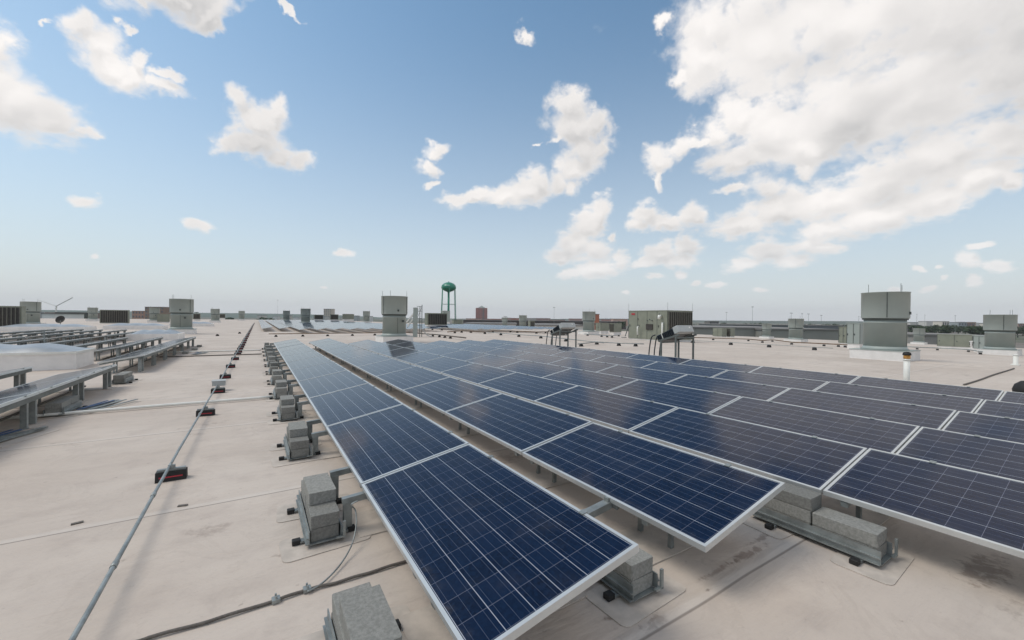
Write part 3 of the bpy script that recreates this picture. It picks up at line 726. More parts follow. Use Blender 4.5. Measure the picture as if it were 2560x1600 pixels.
# ------------------------------------------------------------------ round exhaust stacks
def make_stack():
    o = thing('exhaust_stack', 'x', 'exhaust stack', (0, 0, 0), 0, 'x')
    MB().b2(-.98, .98, -.98, .98, -.5, .42).build('curb', white, o)
    m = MB(); m.b2(-1.0, 1.0, -1.0, 1.0, .421, .445)
    v0 = [m.bm.verts.new((x*.97, y*.97, .445)) for x, y in ((-1, -1), (1, -1), (1, 1), (-1, 1))]
    m.lathe([(.86, .446), (.78, .53), (.757, .60)], 40); m.build('base_flange', paleg, o)
    m = MB(); m.lathe([(.755, .60), (.755, 1.66), (.775, 1.67), (.775, 1.70), (.745, 1.71), (.745, 1.86)], 48)
    m.mi = 1; m.b2(-.01, .01, -.762, -.74, .62, 1.66); m.build('fan_housing', [paleg, jointm], o)
    m = MB(); m.lathe([(.60, 1.87), (.835, 1.87), (.845, 1.90), (.845, 3.03), (.865, 3.035), (.865, 3.06), (.80, 3.06), (.80, 2.2), (.6, 2.1)], 48)
    m.build('wind_band', paleg, o)
    m = MB(); m.lathe([(.58, 1.80), (.80, 1.80), (.80, 1.868), (.58, 1.868)], 40); m.build('joint_ring', jointm, o)
    m = MB()
    for a in (200, 320): m.box((.852*math.cos(R(a)), .852*math.sin(R(a)), 2.47), (.018, .03, 1.12), Euler((0, 0, R(a))))
    m.build('seam', jointm, o)
    m = MB()
    for a in (150, 235, 330): m.tube([(.80*math.cos(R(a)), .80*math.sin(R(a)), 3.0), (.80*math.cos(R(a)), .80*math.sin(R(a)), 3.42)], .011, 6)
    m.build('air_terminal', galv, o)
    m = MB(); m.b2(-.05, .05, -.89, -.85, 2.05, 2.17); m.b2(.26, .40, -.86, -.80, 1.35, 1.5); m.build('bracket', jointm, o)
    return o
st0 = make_stack()
hz = lambda x: 781.6+.01066*x
STK = [  # centre px, width px, D, words, rotation
 (986, 27.2, 'large round exhaust stack standing behind the far end of the panels'),
 (2212, 18.8, 'largest round exhaust stack, on the right above the ridge'),
 (454, 35.8, 'round exhaust stack on the left behind the white skylight'),
 (2500, 31.0, 'round exhaust stack at the right edge beyond the thin white pipe'),
 (77, 49.5, 'round exhaust stack half hidden behind the leftmost louvred unit'),
 (1472, 54.0, 'round exhaust stack between the two inverter racks, far off'),
 (1990, 52.6, 'round exhaust stack left of the largest one, on the far slope'),
 (764, 77.0, 'round exhaust stack rising from the distant panel array'),
 (716, 112.0, 'tiny round exhaust stack left of the one in the distant array'),
 (916, 104.0, 'small round exhaust stack just left of the large one behind the panels'),
 (538, 92.0, 'small round exhaust stack between left stack and conduit'),
 (604, 130.0, 'tiny round exhaust stack where the conduit meets the horizon'),
 (232, 92.0, 'small round exhaust stack beside the long louvred unit at left'),
 (386, 84.0, 'small round exhaust stack in front of the brown distant block'),
 (1917, 84.0, 'small half-hidden exhaust stack on the far right slope'),
 (2298, 78.0, 'small exhaust stack right of the largest one'),
 (1262, 125.0, 'tiny exhaust stack right of the red tower block'),
 (1307, 88.0, 'square-looking small exhaust stack left of the far inverter rack'),
]
GE = 'round two-tier exhaust stacks on the roof'
for i, (px, D, lab) in enumerate(STK):
    p = atd(px, 800, D); zb = roof_z(p.x)
    if i == 0: st0.location = (p.x, p.y, zb); tag(st0, lab, 'exhaust stack', GE)
    else: copy_tree(st0, (p.x, p.y, zb), R((0, 40, 10, 65, -20, 15, 40)[i]) if i < 0 else 0.0, lab, GE)

# ------------------------------------------------------------------ air handling units
def make_ahu(label, x0, x1, y0, y1, z0, z1, louvre='S', group='air handling units', cm=None):
    cm = cm or olive
    o = thing('air_handling_unit', label, 'air handling unit', ((x0+x1)/2, (y0+y1)/2, z0), 0, group); w, d, h = (x1-x0)/2, (y1-y0)/2, z1-z0
    m = MB(); m.b2(-w, w, -d, d, .12, h-.06)
    m.mi = 0; m.b2(-w-.03, w+.03, -d-.03, d+.03, h-.059, h); m.build('casing', cm, o)
    m = MB(); m.b2(-w+.05, w-.05, -d+.05, d-.05, -.3, .119); m.build('base_curb', white, o)
    # access panels on the -X face
    m = MB(); n = max(2, int(d*2/.9))
    if louvre == 'W': n = 1
    for i in range(n+1):
        y = -d+2*d*i/n; y = min(max(y, -d+.02), d-.02); m.b2(-w-.012, -w-.002, y-.018, y+.018, .14, h-.08)
    m.build('panel_seam', jointm, o)
    m = MB()
    for i in range(n):
        y = -d+2*d*(i+.85)/n; m.b2(-w-.04, -w-.002, y-.03, y+.03, h*.45, h*.52)
    m.build('handle', jointm, o)
    if louvre == 'W':
        m = MB(); mm = MB(); k = max(4, int((2*d-.2)/.27)); m.b2(-w-.008, -w-.001, -d+.1, d-.1, .2, h-.14)
        for i in range(k+1): y = -d+.1+(2*d-.2)*i/k; mm.b2(-w-.07, -w-.009, y-.03, y+.03, .2, h-.14)
        g_ = m.build('louvre', louvm, o); mm.build('fin', finm, g_)
    elif louvre:
        m = MB(); mm = MB(); x_0, x_1 = -w+.12, w-.12; k = max(4, int((x_1-x_0)/.27))
        m.b2(x_0, x_1, -d-.008, -d-.001, .2, h-.14)
        for i in range(k+1): x = x_0+(x_1-x_0)*i/k; mm.b2(x-.03, x+.03, -d-.07, -d-.009, .2, h-.14)
        g_ = m.build('louvre', louvm, o); mm.build('fin', finm, g_)
    return o
a1 = make_ahu('large olive air handling unit with ribbed louvre end, centre right', 29.1, 32.5, 21.9, 26.1, -.14, 2.5)
m = MB()
for x, y in ((-1.7, 2.1), (-1.7, -2.1), (1.7, -2.1)): m.tube([(x, y, 2.6), (x, y, 3.3)], .012, 6)
m.build('air_terminal', galv, a1)
m = MB(); m.tube([(-1.8, -1.5, 2.15), (-2.0, -1.5, 2.15), (-2.05, -1.5, 1.9)], .12, 10); m.tube([(-1.85, .8, .5), (-2.0, .8, .5), (-2.0, .8, 1.2), (-1.85, .8, 1.2)], .06, 8)
m.tube([(-1.85, -1.7, .2), (-1.85, -1.7, 1.6)], .07, 8); m.build('fitting', whitep, a1)
m = MB()
for y, z in ((-.55, 1.75), (-.3, 1.85), (-.05, 1.75), (-.3, 1.2), (1.0, 1.9), (-1.3, 2.3)): m.tube([(-1.76, y, z), (-1.722, y, z)], .055, 10)
m.build('gauge', jointm, a1)
m = MB(); m.b2(-1.80, -1.722, -.62, .05, .95, 1.45, .01); m.build('control_panel', louvm, a1)
m = MB(); m.b2(-1.735, -1.722, 1.35, 1.75, 2.25, 2.4); m.build('warning_label', redt, a1)
m = MB(); m.bar((-1.75, 2.45, .25), (-1.4, 2.2, 1.6), .06); m.bar((-1.75, 2.9, .15), (-1.75, 2.3, .15), .06); m.build('hood_strut', jointm, a1)
def ahu_px(label, px0, px1, ytop, ybase, depth=3.0, louvre='S', D=None, cm=None):
    c = (px0+px1)/2; D = D or (CAMH)*F/max(4, ybase-hz(c))
    a = atd(px0, 800, D); b = atd(px1, 800, D)
    z0 = CAMH-(ybase-hz(c))*D/F; z1 = CAMH-(ytop-hz(c))*D/F
    th = YAW+math.atan((c-1280)/F); Sw = (b-a).length*math.cos(th-YAW); p = (a+b)/2
    w_ = max(.5, Sw*abs(math.cos(th))); d_ = Sw*abs(math.sin(th))
    if abs(math.sin(th)) > .62:                      # broad side turned to the walkway
        if louvre: louvre = 'W'
        return make_ahu(label, p.x-w_/2, p.x-w_/2+max(w_, 1.6), p.y-d_/2, p.y+d_/2, z0, z1, louvre, cm=cm)
    return make_ahu(label, p.x-w_/2, p.x+w_/2, p.y-d_/2, p.y-d_/2+max(d_, .8), z0, z1, louvre, cm=cm)
ahu_px('dark louvred air handling unit at the left edge of the view', -40, 66, 765, 826, 3.5, 'S')
ahu_px('long dark louvred air handling unit left of the round stack', 250, 325, 775, 809, 3, 'S', 72)
ahu_px('olive box unit with brown louvre just left of the water tower', 1062, 1118, 783, 814, 2.6, 'S', 60)
ahu_px('grey box unit standing behind the olive one by the water tower', 1104, 1125, 777, 806, 2.6, None, 84, paleg)
ahu_px('low olive box unit between the water tower legs', 1130, 1157, 799, 816, 2.6, None, 78)
ahu_px('pale brown box unit beside the left round stack', 393, 424, 785, 806, 2.6, None, 82)
ahu_px('small dark unit right of the left round stack', 483, 501, 784, 799, 2.5, 'S', 95)
ahu_px('small dark unit beside the small stack left of the conduit', 549, 563, 785, 796, 2.5, 'S', 120)
ahu_px('dark flat unit behind the distant panel array', 786, 808, 787, 799, 2.5, 'S', 110)
ahu_px('dark green unit in the middle of the distant array', 826, 846, 786, 800, 2.5, 'S', 108)
ahu_px('olive box unit right of the dark green one', 857, 885, 785, 799, 2.5, None, 98)
ahu_px('small brown louvred unit beside the square-looking stack', 1320, 1337, 802, 819, 2.4, 'S', 86)
ahu_px('olive unit behind the far round stack between the racks', 1489, 1516, 807, 829, 2.4, None, 58)
ahu_px('dark louvred unit left of the large olive unit', 1524, 1545, 808, 832, 2.4, 'S', 60)
ahu_px('dull green unit on the lower roof right of the near rack', 1782, 1815, 820, 842, 2.4, None, 84)
ahu_px('dark louvred unit on the lower roof right of the dull green unit', 1817, 1830, 820, 842, 2.4, 'S', 84)
ahu_px('olive unit half hidden left of the largest stack', 2098, 2124, 817, 860, 2.6, None, 40)
ahu_px('tall pale box hood beside the largest stack', 2118, 2156, 807, 863, 1.4, None, 32, paleg)
ahu_px('wide olive unit between the two right-hand stacks', 2342, 2434, 836, 869, 2.6, None, 44)
ahu_px('pale box hood left of the stack at the right edge', 2434, 2466, 839, 874, 1.4, None, 37, paleg)
ahu_px('small white box beside the wide olive unit at right', 2426, 2440, 853, 868, .8, None, 40, white)

# satellite dish
sdish = atd(151, 815, 52); dsh = thing('satellite_dish', 'dark round satellite dish behind the left-hand panels', 'satellite dish', (sdish.x, sdish.y, 0))
m = MB(); m.tube([(0, 0, 0), (0, 0, .75)], .04, 8); m.build('mast', galv, dsh)
m = MB(); m.lathe([(0.001, -.12), (.25, -.09), (.42, -.02), (.50, .05), (.49, .06), (.41, -.005), (.25, -.07), (.001, -.10)], 24); m.build('dish', louvm, dsh, (0, 0, .9), (R(70), 0, R(-20)))

# ------------------------------------------------------------------ inverter racks behind the right-hand rows
def make_rack():
    o = thing('inverter_rack', 'x', 'inverter rack', (0, 0, 0), 0, 'x'); Wd, Ln = 1.0, .60
    zl, zh = .93, 1.12
    for x, y, z in ((0, Ln, zl), (0, 0, zh), (Wd, Ln, zl), (Wd, 0, zh)):
        MB().b2(x-.025, x+.025, y-.025, y+.025, 0, z).build('leg', framest, o)
    m = MB()
    for x in (0, Wd): m.bar((x, Ln+.12, zl+.0), (x, -.12, zh+.06), .05, .06)
    for y, z in ((Ln, zl-.05), (0, zh-.05)): m.bar((0.025, y, z), (Wd-.025, y, z), .045, .045)
    m.bar((0.025, 0, .22), (Wd-.025, 0, .22), .035); m.bar((0, .025, .22), (0, Ln-.025, .22), .035); m.build('brace', framest, o)
    inv = thing('x', None, None); bpy.data.objects.remove(inv)
    tl = R(25)
    e = Euler((-tl, 0, 0))
    c0 = Vector((Wd/2, .42, zl+.24)); 
    m = MB(); m.box((0, .08, 0), (.86, .74, .24), None, .015); 
    for i in range(9): m.box((-.445, -.22+i*.075, -.0), (.03, .02, .20))
    body = m.build('inverter', darkst, o, c0, e)
    m = MB(); m.box((0, -.40, .01), (.87, .22, .26), None, .02); m.box((0, .0, .135), (.55, .50, .02), None, .005)
    cv = m.build('cover', lightst, body)
    m = MB(); m.box((-.462, .18, 0), (.012, .025, .26)); m.box((.22, -.517, .05), (.06, .012, .06)); m.build('label_plate', whitep, body)
    cbn = MB()
    for i in range(3):
        x = .15+i*.3; P = [Vector((x, .98, zl+.20)), Vector((x, 1.15, zl+.10)), Vector((x-.02, 1.22, .6)), Vector((x-.05, 1.22, .3)), Vector((x-.1, 1.20, .02))]
        cbn.tube(smooth_pts(P), .022, 8)
    cbn.build('cable', darkst, o)
    return o
rk = make_rack()
p = at(1682, 920); 
rk.location = (12.35, 8.95, 0); tag(rk, 'nearer dark inverter tilted on a steel leg frame behind the panels', 'inverter rack', 'inverter racks')
copy_tree(rk, (12.25, 15.2, 0), 0, 'farther dark inverter tilted on a steel leg frame behind the panels', 'inverter racks')
# tall frame with slanted ducts by the round stack
q = atd(1033, 800, 34.5); fr = thing('duct_frame', 'steel frame with two slanted white ducts right of the large stack', 'frame', (q.x, q.y, 0), -YAW*.6)
m = MB(); m.b2(-.02, .36, -.15, .15, 0, 1.9); m.b2(0.0, .40, -.17, .17, 1.9, 2.5); m.build('control_box', paleg, fr)
for x in (.55, .72):
    m = MB(); m.tube([(x, 0, 0), (x, 0, 2.75 if x > .6 else 2.6)], .03, 6); m.build('post', jointm, fr)
m = MB()
for z in (.4, 1.0, 1.6, 2.2, 2.6): m.bar((.3, 0, z), (.74, 0, z), .035)
m.bar((.3, .02, 1.5), (.72, .02, 2.6), .03); m.build('rung', jointm, fr)
for dz in (0, .36):
    m = MB(); m.bar((-.55+dz*.2, 0, 1.25-dz), (.16, 0, 2.15-dz), .14, .12); m.build('duct', whitep, fr)
    m = MB(); m.bar((-.55+dz*.2, 0, 1.15-dz), (.16, 0, 2.05-dz), .05, .04); m.build('rail', jointm, fr)
m = MB(); m.tube(smooth_pts([Vector((.6, 0, .9)), Vector((.9, 0, .5)), Vector((1.2, 0, .15)), Vector((1.6, 0, .04))]), .04, 6); m.build('hose', lightst, fr)

# ------------------------------------------------------------------ vent pipes
vp = thing('vent_pipe', 'white vent pipe with dark cap and orange band behind the right-hand panels', 'vent pipe', (13.0, 3.17, 0))
MB().lathe([(.058, 0), (.058, .84)], 20).build('pipe', whitep, vp)
MB().lathe([(.062, .841), (.064, .87), (.064, .905), (.061, .925)], 20).build('band', brass, vp)
MB().lathe([(.060, .841-.04), (.067, .8), (.067, .835)], 20).build('collar', whitep, vp)
MB().lathe([(.078, .926), (.08, .945), (.066, .985), (.035, 1.005), (.001, 1.01)], 20).build('cap', rubber, vp)
q = at(2539, 911, -.05); vp2 = thing('vent_pipe', 'short plain white vent pipe near the right-hand edge', 'vent pipe', (q.x, q.y, roof_z(q.x)))
MB().lathe([(.15, 0), (.15, .03), (.075, .06), (.075, .42)], 20).build('pipe', whitep, vp2); MB().lathe([(.09, .421), (.09, .45), (.06, .47)], 20).build('cap', whitep, vp2)
q = at(2572, 985, .35); dv = thing('dome_vent', 'black domed vent cut off by the right edge of the view', 'vent', (q.x, q.y, 0))
MB().lathe([(.15, 0), (.15, .36)], 24).build('neck', lightst, dv); MB().lathe([(.2, .361), (.21, .42), (.18, .52), (.10, .59), (.001, .61)], 24).build('dome', rubber, dv)

# ------------------------------------------------------------------ gas pipes and their small black supports
sbk = MB(); sbk.poly([(-.13, -.06), (.13, -.06), (.13, .06), (-.13, .06)], .003, 0)
bm = sbk.bm; a_ = [(-.15, .0035), (.15, .0035), (.07, .17), (-.07, .17)]
v0 = [bm.verts.new((p_[0], -.09, p_[1])) for p_ in a_]; v1 = [bm.verts.new((p_[0], .09, p_[1])) for p_ in a_]
bm.faces.new(v0[::-1]); bm.faces.new(v1)
for i in range(4): bm.faces.new((v0[i], v0[(i+1) % 4], v1[(i+1) % 4], v1[i]))
sb0 = sbk.build('pipe_block', rubber); used_sb = [False]
GG = 'small black blocks carrying the roof pipes'
def sblock(px, py, lab, rz=0.0, sc=1.0):
    z = 0.0
    for _ in range(4): q = at(px, py, z); z = roof_z(q.x)
    if not used_sb[0]: o = sb0; used_sb[0] = True
    else: o = sb0.copy(); COL.objects.link(o)
    o.location = (q.x, q.y, z); o.rotation_euler = (0, 0, rz); o.scale = (sc*.85,)*3; tag(o, lab, 'pipe block', GG); return o.location.copy()
def gas_line(pts, names, lab, r=.04, z=.21, ext=(0, 0), mt=None, sc=1.0, rz=0.0):
    P = [sblock(px, py, 'black block, %s from left, under the %s' % (ORD[i+1], names), rz, sc) for i, (px, py) in enumerate(pts)]
    Q = [p_+Vector((0, 0, z)) for p_ in P]
    if ext[0]: Q.insert(0, Q[0]+(Q[0]-Q[1]).normalized()*ext[0])
    if ext[1]: Q.append(Q[-1]+(Q[-1]-Q[-2]).normalized()*ext[1])
    Q = [Vector((a.x, a.y, roof_z(a.x)+z)) for a in Q]
    tag(MB().tube(Q, r, 8).build('gas_pipe', mt or gaspipe), lab, 'pipe')
gas_line([(690, 842), (757, 841.2), (819, 840.4), (881, 839.4), (937, 838.5)], 'brown pipe before the distant array', 'brown pipe running crosswise in front of the distant array', .035, .24, (.5, 4))
gas_line([(1036, 838), (1082, 841.5), (1098.6, 843), (1112, 844.6), (1126, 846.4)], 'dark pipe right of the large stack', 'dark pipe slanting towards the panels right of the large stack', .05, .2, (3, 3), cable)
gas_line([(1051, 821.6), (1060, 823.6), (1081, 825), (1104.5, 826)], 'pipe before the olive unit by the water tower', 'thin pipe lying before the olive unit by the water tower', .04, .2, (2, 2), cable, 1.1)
gas_line([(1137, 833), (1154, 831.5), (1177, 832), (1212, 835), (1232, 831.5), (1276, 831), (1293, 832), (1341, 834), (1364, 833)], 'dark pipe edging the blue far array', 'dark pipe edging the blue far array in the centre', .05, .2, (2, 3), gaspipe, 1.1)
gas_line([(1252, 838), (1297, 842), (1352, 846), (1415, 853.6)], 'grey pipe leading to the far inverter rack', 'grey pipe leading to the far inverter rack', .03, .2, (6, 5), galv, 1.15)
gas_line([(1453, 866), (1492, 861), (1547, 864.5), (1589, 866)], 'grey pipe between the inverter racks', 'grey pipe lying between the inverter racks', .03, .17, (.5, .5), galv)
gas_line([(1469, 839), (1504, 842), (1518, 843), (1530, 844), (1547, 840)], 'pipe at the foot of the large olive unit', 'pipe at the foot of the large olive unit', .04, .18, (1, 1), galv)
gas_line([(1732, 857), (1827, 862), (1922.6, 868), (2036, 875)], 'thin pipe near the ridge on the right', 'thin grey pipe along the ridge on the right', .018, .2, (2, 1), galv, 1.2)
gas_line([(1783, 849), (1871, 851), (1906, 855.5), (1931, 852), (1979, 860), (2060, 864), (2096, 865.5), (2113, 867)], 'brown pipe beyond the ridge', 'brown pipe beyond the ridge left of the largest stack', .05, .24, (8, 2), gaspipe, 1.1)
gas_line([(2293, 871), (2343.5, 873), (2421, 877), (2451, 884)], 'pale pipe between the right-hand stacks', 'pale pipe between the two right-hand stacks', .04, .22, (1, 1), galv)
for i, (px, py, w_) in enumerate(((543.5, 840, 'left of the conduit'), (599, 834, 'close to the conduit far back'), (290, 843, 'among the left-hand panels'))):
    sblock(px, py, 'lone small black block '+w_)

# ------------------------------------------------------------------ bundles of strapping beside the left-hand trays
for i, (px, py, lab) in enumerate(((20, 1098, 'blue-edged bundle of steel strips lying at the left edge of the view'), (270, 1016, 'blue-edged bundle of steel strips under the left-hand panels'), (500, 905-20, 'small bundle of steel strips at the far left-hand trays'))):
    q = at(px, py); b_ = thing('strip_bundle', lab, 'metal strips', (q.x, q.y, 0), R(-20), 'bundles of steel strips')
    m = MB(); rr = random.Random(i)
    for k in range(5): a = rr.uniform(-.15, .15); m.bar((-.12+k*.055, -.5+rr.uniform(-.1, .1), .012+.012*k % .03), (-.10+k*.055+a, .45+rr.uniform(-.1, .1), .03+.012*(k % 3)), .04, .012)
    m.build('steel_strip', galv, b_)
    m = MB()
    for k in range(2): m.bar((-.16+k*.05, -.45, .045+.01*k), (-.2+k*.1, .30, .055), .035, .01)
    m.build('blue_strip', bluep, b_)
    MB().b2(-.28, .28, -.42, .42, .001, .006).build('mat', padm, b_)
def stub(x, y, lab):
    tag(MB().box((x, y, .006), (.07, .028, .008), Euler((0, 0, R(random.uniform(-20, 20))))).build('metal_scrap', cable), lab, 'scrap')
q = at(457, 1265); stub(q.x, q.y, 'tiny dark metal scrap on the membrane right of the conduit')
q = at(193, 1309); stub(q.x, q.y, 'tiny dark metal scrap on the membrane left of the conduit')

# ------------------------------------------------------------------ water tower
wt = atd(1121, 800, 412); T = thing('water_tower', 'green water tower with bulbous tank on thin legs', 'water tower', (wt.x, wt.y, -12))
H = 50.3
m = MB(); m.lathe([(.01, H-1.0), (2.5, H-1.3), (5.0, H-2.4), (6.8, H-4.0), (7.5, H-6.2), (7.3, H-7.4), (6.2, H-8.6), (4.0, H-9.9), (2.0, H-10.6), (1.3, H-11.2)], 40); m.build('tank', green, T)
m = MB(); m.lathe([(1.05, 0), (1.05, H-11.0)], 20); m.build('riser', green, T)
m = MB(); m.lathe([(.4, H-1.05), (.4, H-.3), (.05, H)], 10); m.build('finial', green, T)
for k in range(6):
    a = R(60*k+12); m = MB(); m.tube([(8.6*math.cos(a), 8.6*math.sin(a), 0), (7.1*math.cos(a), 7.1*math.sin(a), H-7.0)], .34, 8); m.build('leg', green, T)
m = MB()
for z in (12, 27):
    rr = 8.6-1.5*z/(H-7)
    for k in range(6): a, b = R(60*k+12), R(60*k+72); m.tube([(rr*math.cos(a), rr*math.sin(a), z), (rr*math.cos(b), rr*math.sin(b), z)], .14, 6)
m.build('brace_ring', green, T)
m = MB(); pts = []
ad = math.atan2(-wt.y, -wt.x)
rnd = random.Random(3)
for k in range(5):                      # pale lettering too small to read
    a = ad-R(32)+R(9)*k
    m.box((7.15*math.cos(a), 7.15*math.sin(a), H-4.55), (.25, .35, 1.1+.5*(k % 2)), Euler((0, R(-40), a)))
    m.box((7.25*math.cos(a+.06), 7.25*math.sin(a+.06), H-4.7), (.25, .7, .3), Euler((0, R(-40), a)))
m.build('lettering', mat('pale_green_lettering', (.40, .62, .55), .5), T)

# ------------------------------------------------------------------ distant buildings
def make_building(label, px0, px1, ytop, D, col, zbase=-12, depth=20, roofkind='flat', floors=0, cat='building', group='distant buildings'):
    a = atd(px0, 800, D); b = atd(px1, 800, D); c = (a+b)/2; w_ = (b-a).length; zt = CAMH-(ytop-hz((px0+px1)/2))*D/F
    o = thing('building', label, cat, (c.x, c.y, zbase), -YAW, group); h = zt-zbase
    mm = mat('wall_%02x%02x%02x' % tuple(int(255*x) for x in col), col, .8, 0, .1, .05)
    if roofkind == 'pyramid': h2 = h*.86
    else: h2 = h-.5
    MB().b2(-w_/2, w_/2, 0, depth, 0, h2).build('wall', mm, o)
    if roofkind == 'pyramid':
        m = MB(); bm = m.bm; bs = [bm.verts.new(p_) for p_ in ((-w_*.36, 1, h2), (w_*.36, 1, h2), (w_*.36, depth-1, h2), (-w_*.36, depth-1, h2))]; tp = bm.verts.new((0, depth/2, h))
        for i in range(4): bm.faces.new((bs[i], bs[(i+1) % 4], tp))
        bm.faces.new(bs[::-1]); m.build('roof', mat('roof_greygreen', (.22, .24, .22), .7), o)
        MB().b2(w_*.12, w_*.22, -.4, -.05, 0, h2).build('stair_strip', mat('strip_grey', (.12, .14, .14), .6), o)
    else: MB().b2(-w_/2-.4, w_/2+.4, -.4, depth+.4, h2+.01, h).build('roof', mat('flat_roof_grey', (.20, .19, .18), .8), o)
    if floors:
        m = MB(); n = max(3, int(w_/4.5))
        for f_ in range(floors):
            for i in range(n):
                x = -w_/2+w_*(i+.5)/n; z = h2*(f_+.35)/floors
                m.b2(x-w_/n*.28, x+w_/n*.28, -.12, -.01, z, z+h2/floors*.5)
        m.build('windows', mat('window_dark', (.10, .10, .11), .3), o)
    return o
make_building('tall red brick block with pyramid roof right of the water tower', 1189, 1217, 764, 1150, (.42, .155, .125), -12, 26, 'pyramid', 12)
make_building('brown high block beyond the left round stack', 362, 409, 767, 620, (.26, .17, .12), -12, 20, 'flat', 5)
make_building('pinkish low block left of the brown high block', 330, 360, 777, 640, (.40, .22, .16), -12, 20, 'flat', 3)
make_building('beige stepped block above the distant array', 809, 828, 772, 1000, (.50, .45, .38), -12, 20, 'flat', 6)
make_building('white shed far left behind the panels', 105, 136, 783, 260, (.70, .70, .68), -12, 18)
make_building('dark shed far left beside the white one', 138, 165, 780, 300, (.07, .08, .07), -12, 18)
make_building('long brown shed far left on the horizon', 165, 222, 781, 520, (.20, .15, .13), -12, 18)
make_building('orange-red building peeking out beside the far round stack', 1487, 1498, 785, 420, (.50, .16, .09), -12, 14)
make_building('brick school-like block among trees at far right', 2389, 2436, 807, 700, (.28, .15, .12), -12, 18, 'flat', 2)
make_building('sand-coloured gable among trees at far right', 2418, 2440, 805, 720, (.50, .34, .22), -12, 18, 'flat', 2)
make_building('pink block at the far right edge', 2546, 2562, 809, 640, (.36, .22, .18), -12, 18, 'flat', 2)
make_building('dark low block right of the largest stack', 2270, 2302, 812, 420, (.09, .085, .09), -12, 14)
make_building('small grey domed block on the treeline right of centre', 1774, 1797, 803, 520, (.16, .15, .14), -12, 14, 'flat', 2)
rb = random.Random(5)
x = 1165
i = 0
while x < 1560:
    w_ = rb.uniform(22, 46); c = rb.choice([(.42, .20, .17), (.36, .22, .20), (.50, .30, .24), (.45, .40, .38), (.40, .17, .13)])
    make_building('low %s building %s along the skyline right of the red tower block' % ({.42: 'dull red', .36: 'mauve', .50: 'pale orange', .45: 'grey', .40: 'brick red'}[c[0]], ORD[i+1]), x, x+w_, hz(x)+rb.uniform(-1, 3.0), rb.uniform(800, 1000), c, -12, 18)
    x += w_+rb.uniform(-4, 12); i += 1
make_building('very long dark-roofed hall across the centre of the skyline', 1158, 1565, 801.5, 560, (.06, .045, .042), -12, 40)
for i, (a, b, yt, D, c, w_) in enumerate(((1733, 1905, 818, 150, (.28, .275, .25), 'left'), (1905, 2100, 822, 146, (.27, .265, .24), 'middle'), (2285, 2460, 836, 132, (.30, .28, .26), 'right'))):
    make_building('long low grey industrial roof, %s part, beyond the far slope' % w_, a, b, yt, D, c, -12, 60)
make_building('white flat roof edge beyond the far round stack', 1340, 1460, 812, 150, (.62, .61, .58), -12, 40)
make_building('white flat building right of the water tower', 1160, 1290, 808, 170, (.60, .60, .60), -12, 30)
make_building('grey-blue long hall behind the right-hand roofs', 1800, 2110, 812, 360, (.12, .13, .14), -12, 40)
ra = random.Random(11)
for i in range(16):
    x = (4+i*27) if i < 9 else 2276+(i-9)*40
    make_building('small distant building on the %s skyline, %s from the left there' % ('far left' if i < 9 else 'far right', ORD[(i if i < 9 else i-9)+1]), x, x+ra.uniform(12, 34), hz(x)-ra.uniform(-1, 4), ra.uniform(600, 900), ra.choice([(.55, .53, .50), (.42, .30, .26), (.30, .33, .34), (.60, .55, .48), (.22, .20, .19)]), -12, 14, 'flat', ra.choice([0, 2]))
for i in range(9):
    x = 640+i*34+rb.uniform(-8, 8)
    make_building('pale small building %s from the left on the skyline above the distant array' % ORD[i+1], x, x+rb.uniform(10, 22), hz(x)+rb.uniform(-3, 3), rb.uniform(700, 1000), rb.choice([(.6, .6, .6), (.5, .48, .45), (.35, .37, .38)]), -12, 14)

# hills on the horizon
def hills(name, az0, az1, D, h0, h1, seed, col):
    bm = bmesh.new(); r_ = random.Random(seed); n = 60; ph = [r_.uniform(0, 6) for _ in range(5)]; lo = []; hi = []; bk = []
    for i in range(n+1):
        a = R(az0+(az1-az0)*i/n); t = i/n; hgt = h0+(h1-h0)*t+sum(math.sin(t*(5+7*k)+ph[k])*4/(k+1) for k in range(5)); hgt *= min(1, 6*t, 6*(1-t))
        d = Vector((math.sin(a), math.cos(a), 0)); lo.append(bm.verts.new(d*D+Vector((0, 0, -13)))); hi.append(bm.verts.new(d*(D+450)+Vector((0, 0, -13+max(1, hgt))))); bk.append(bm.verts.new(d*(D+1200)+Vector((0, 0, -13))))
    for i in range(n):
        for p_, q_ in ((lo, hi), (hi, bk)): f = bm.faces.new((p_[i], p_[i+1], q_[i+1], q_[i])); f.smooth = True
    me = bpy.data.meshes.new(name); bm.to_mesh(me); bm.free(); me.materials.append(mat('hill_'+str(seed), col, .95, 0, .3, .01)); o = bpy.data.objects.new(name, me); COL.objects.link(o); tag(o, kind='structure')
hills('hills', -45, 22, 2700, 36, 18, 2, (.05, .085, .06))
hills('hills', 30, 100, 2600, 13, 22, 4, (.045, .07, .05))

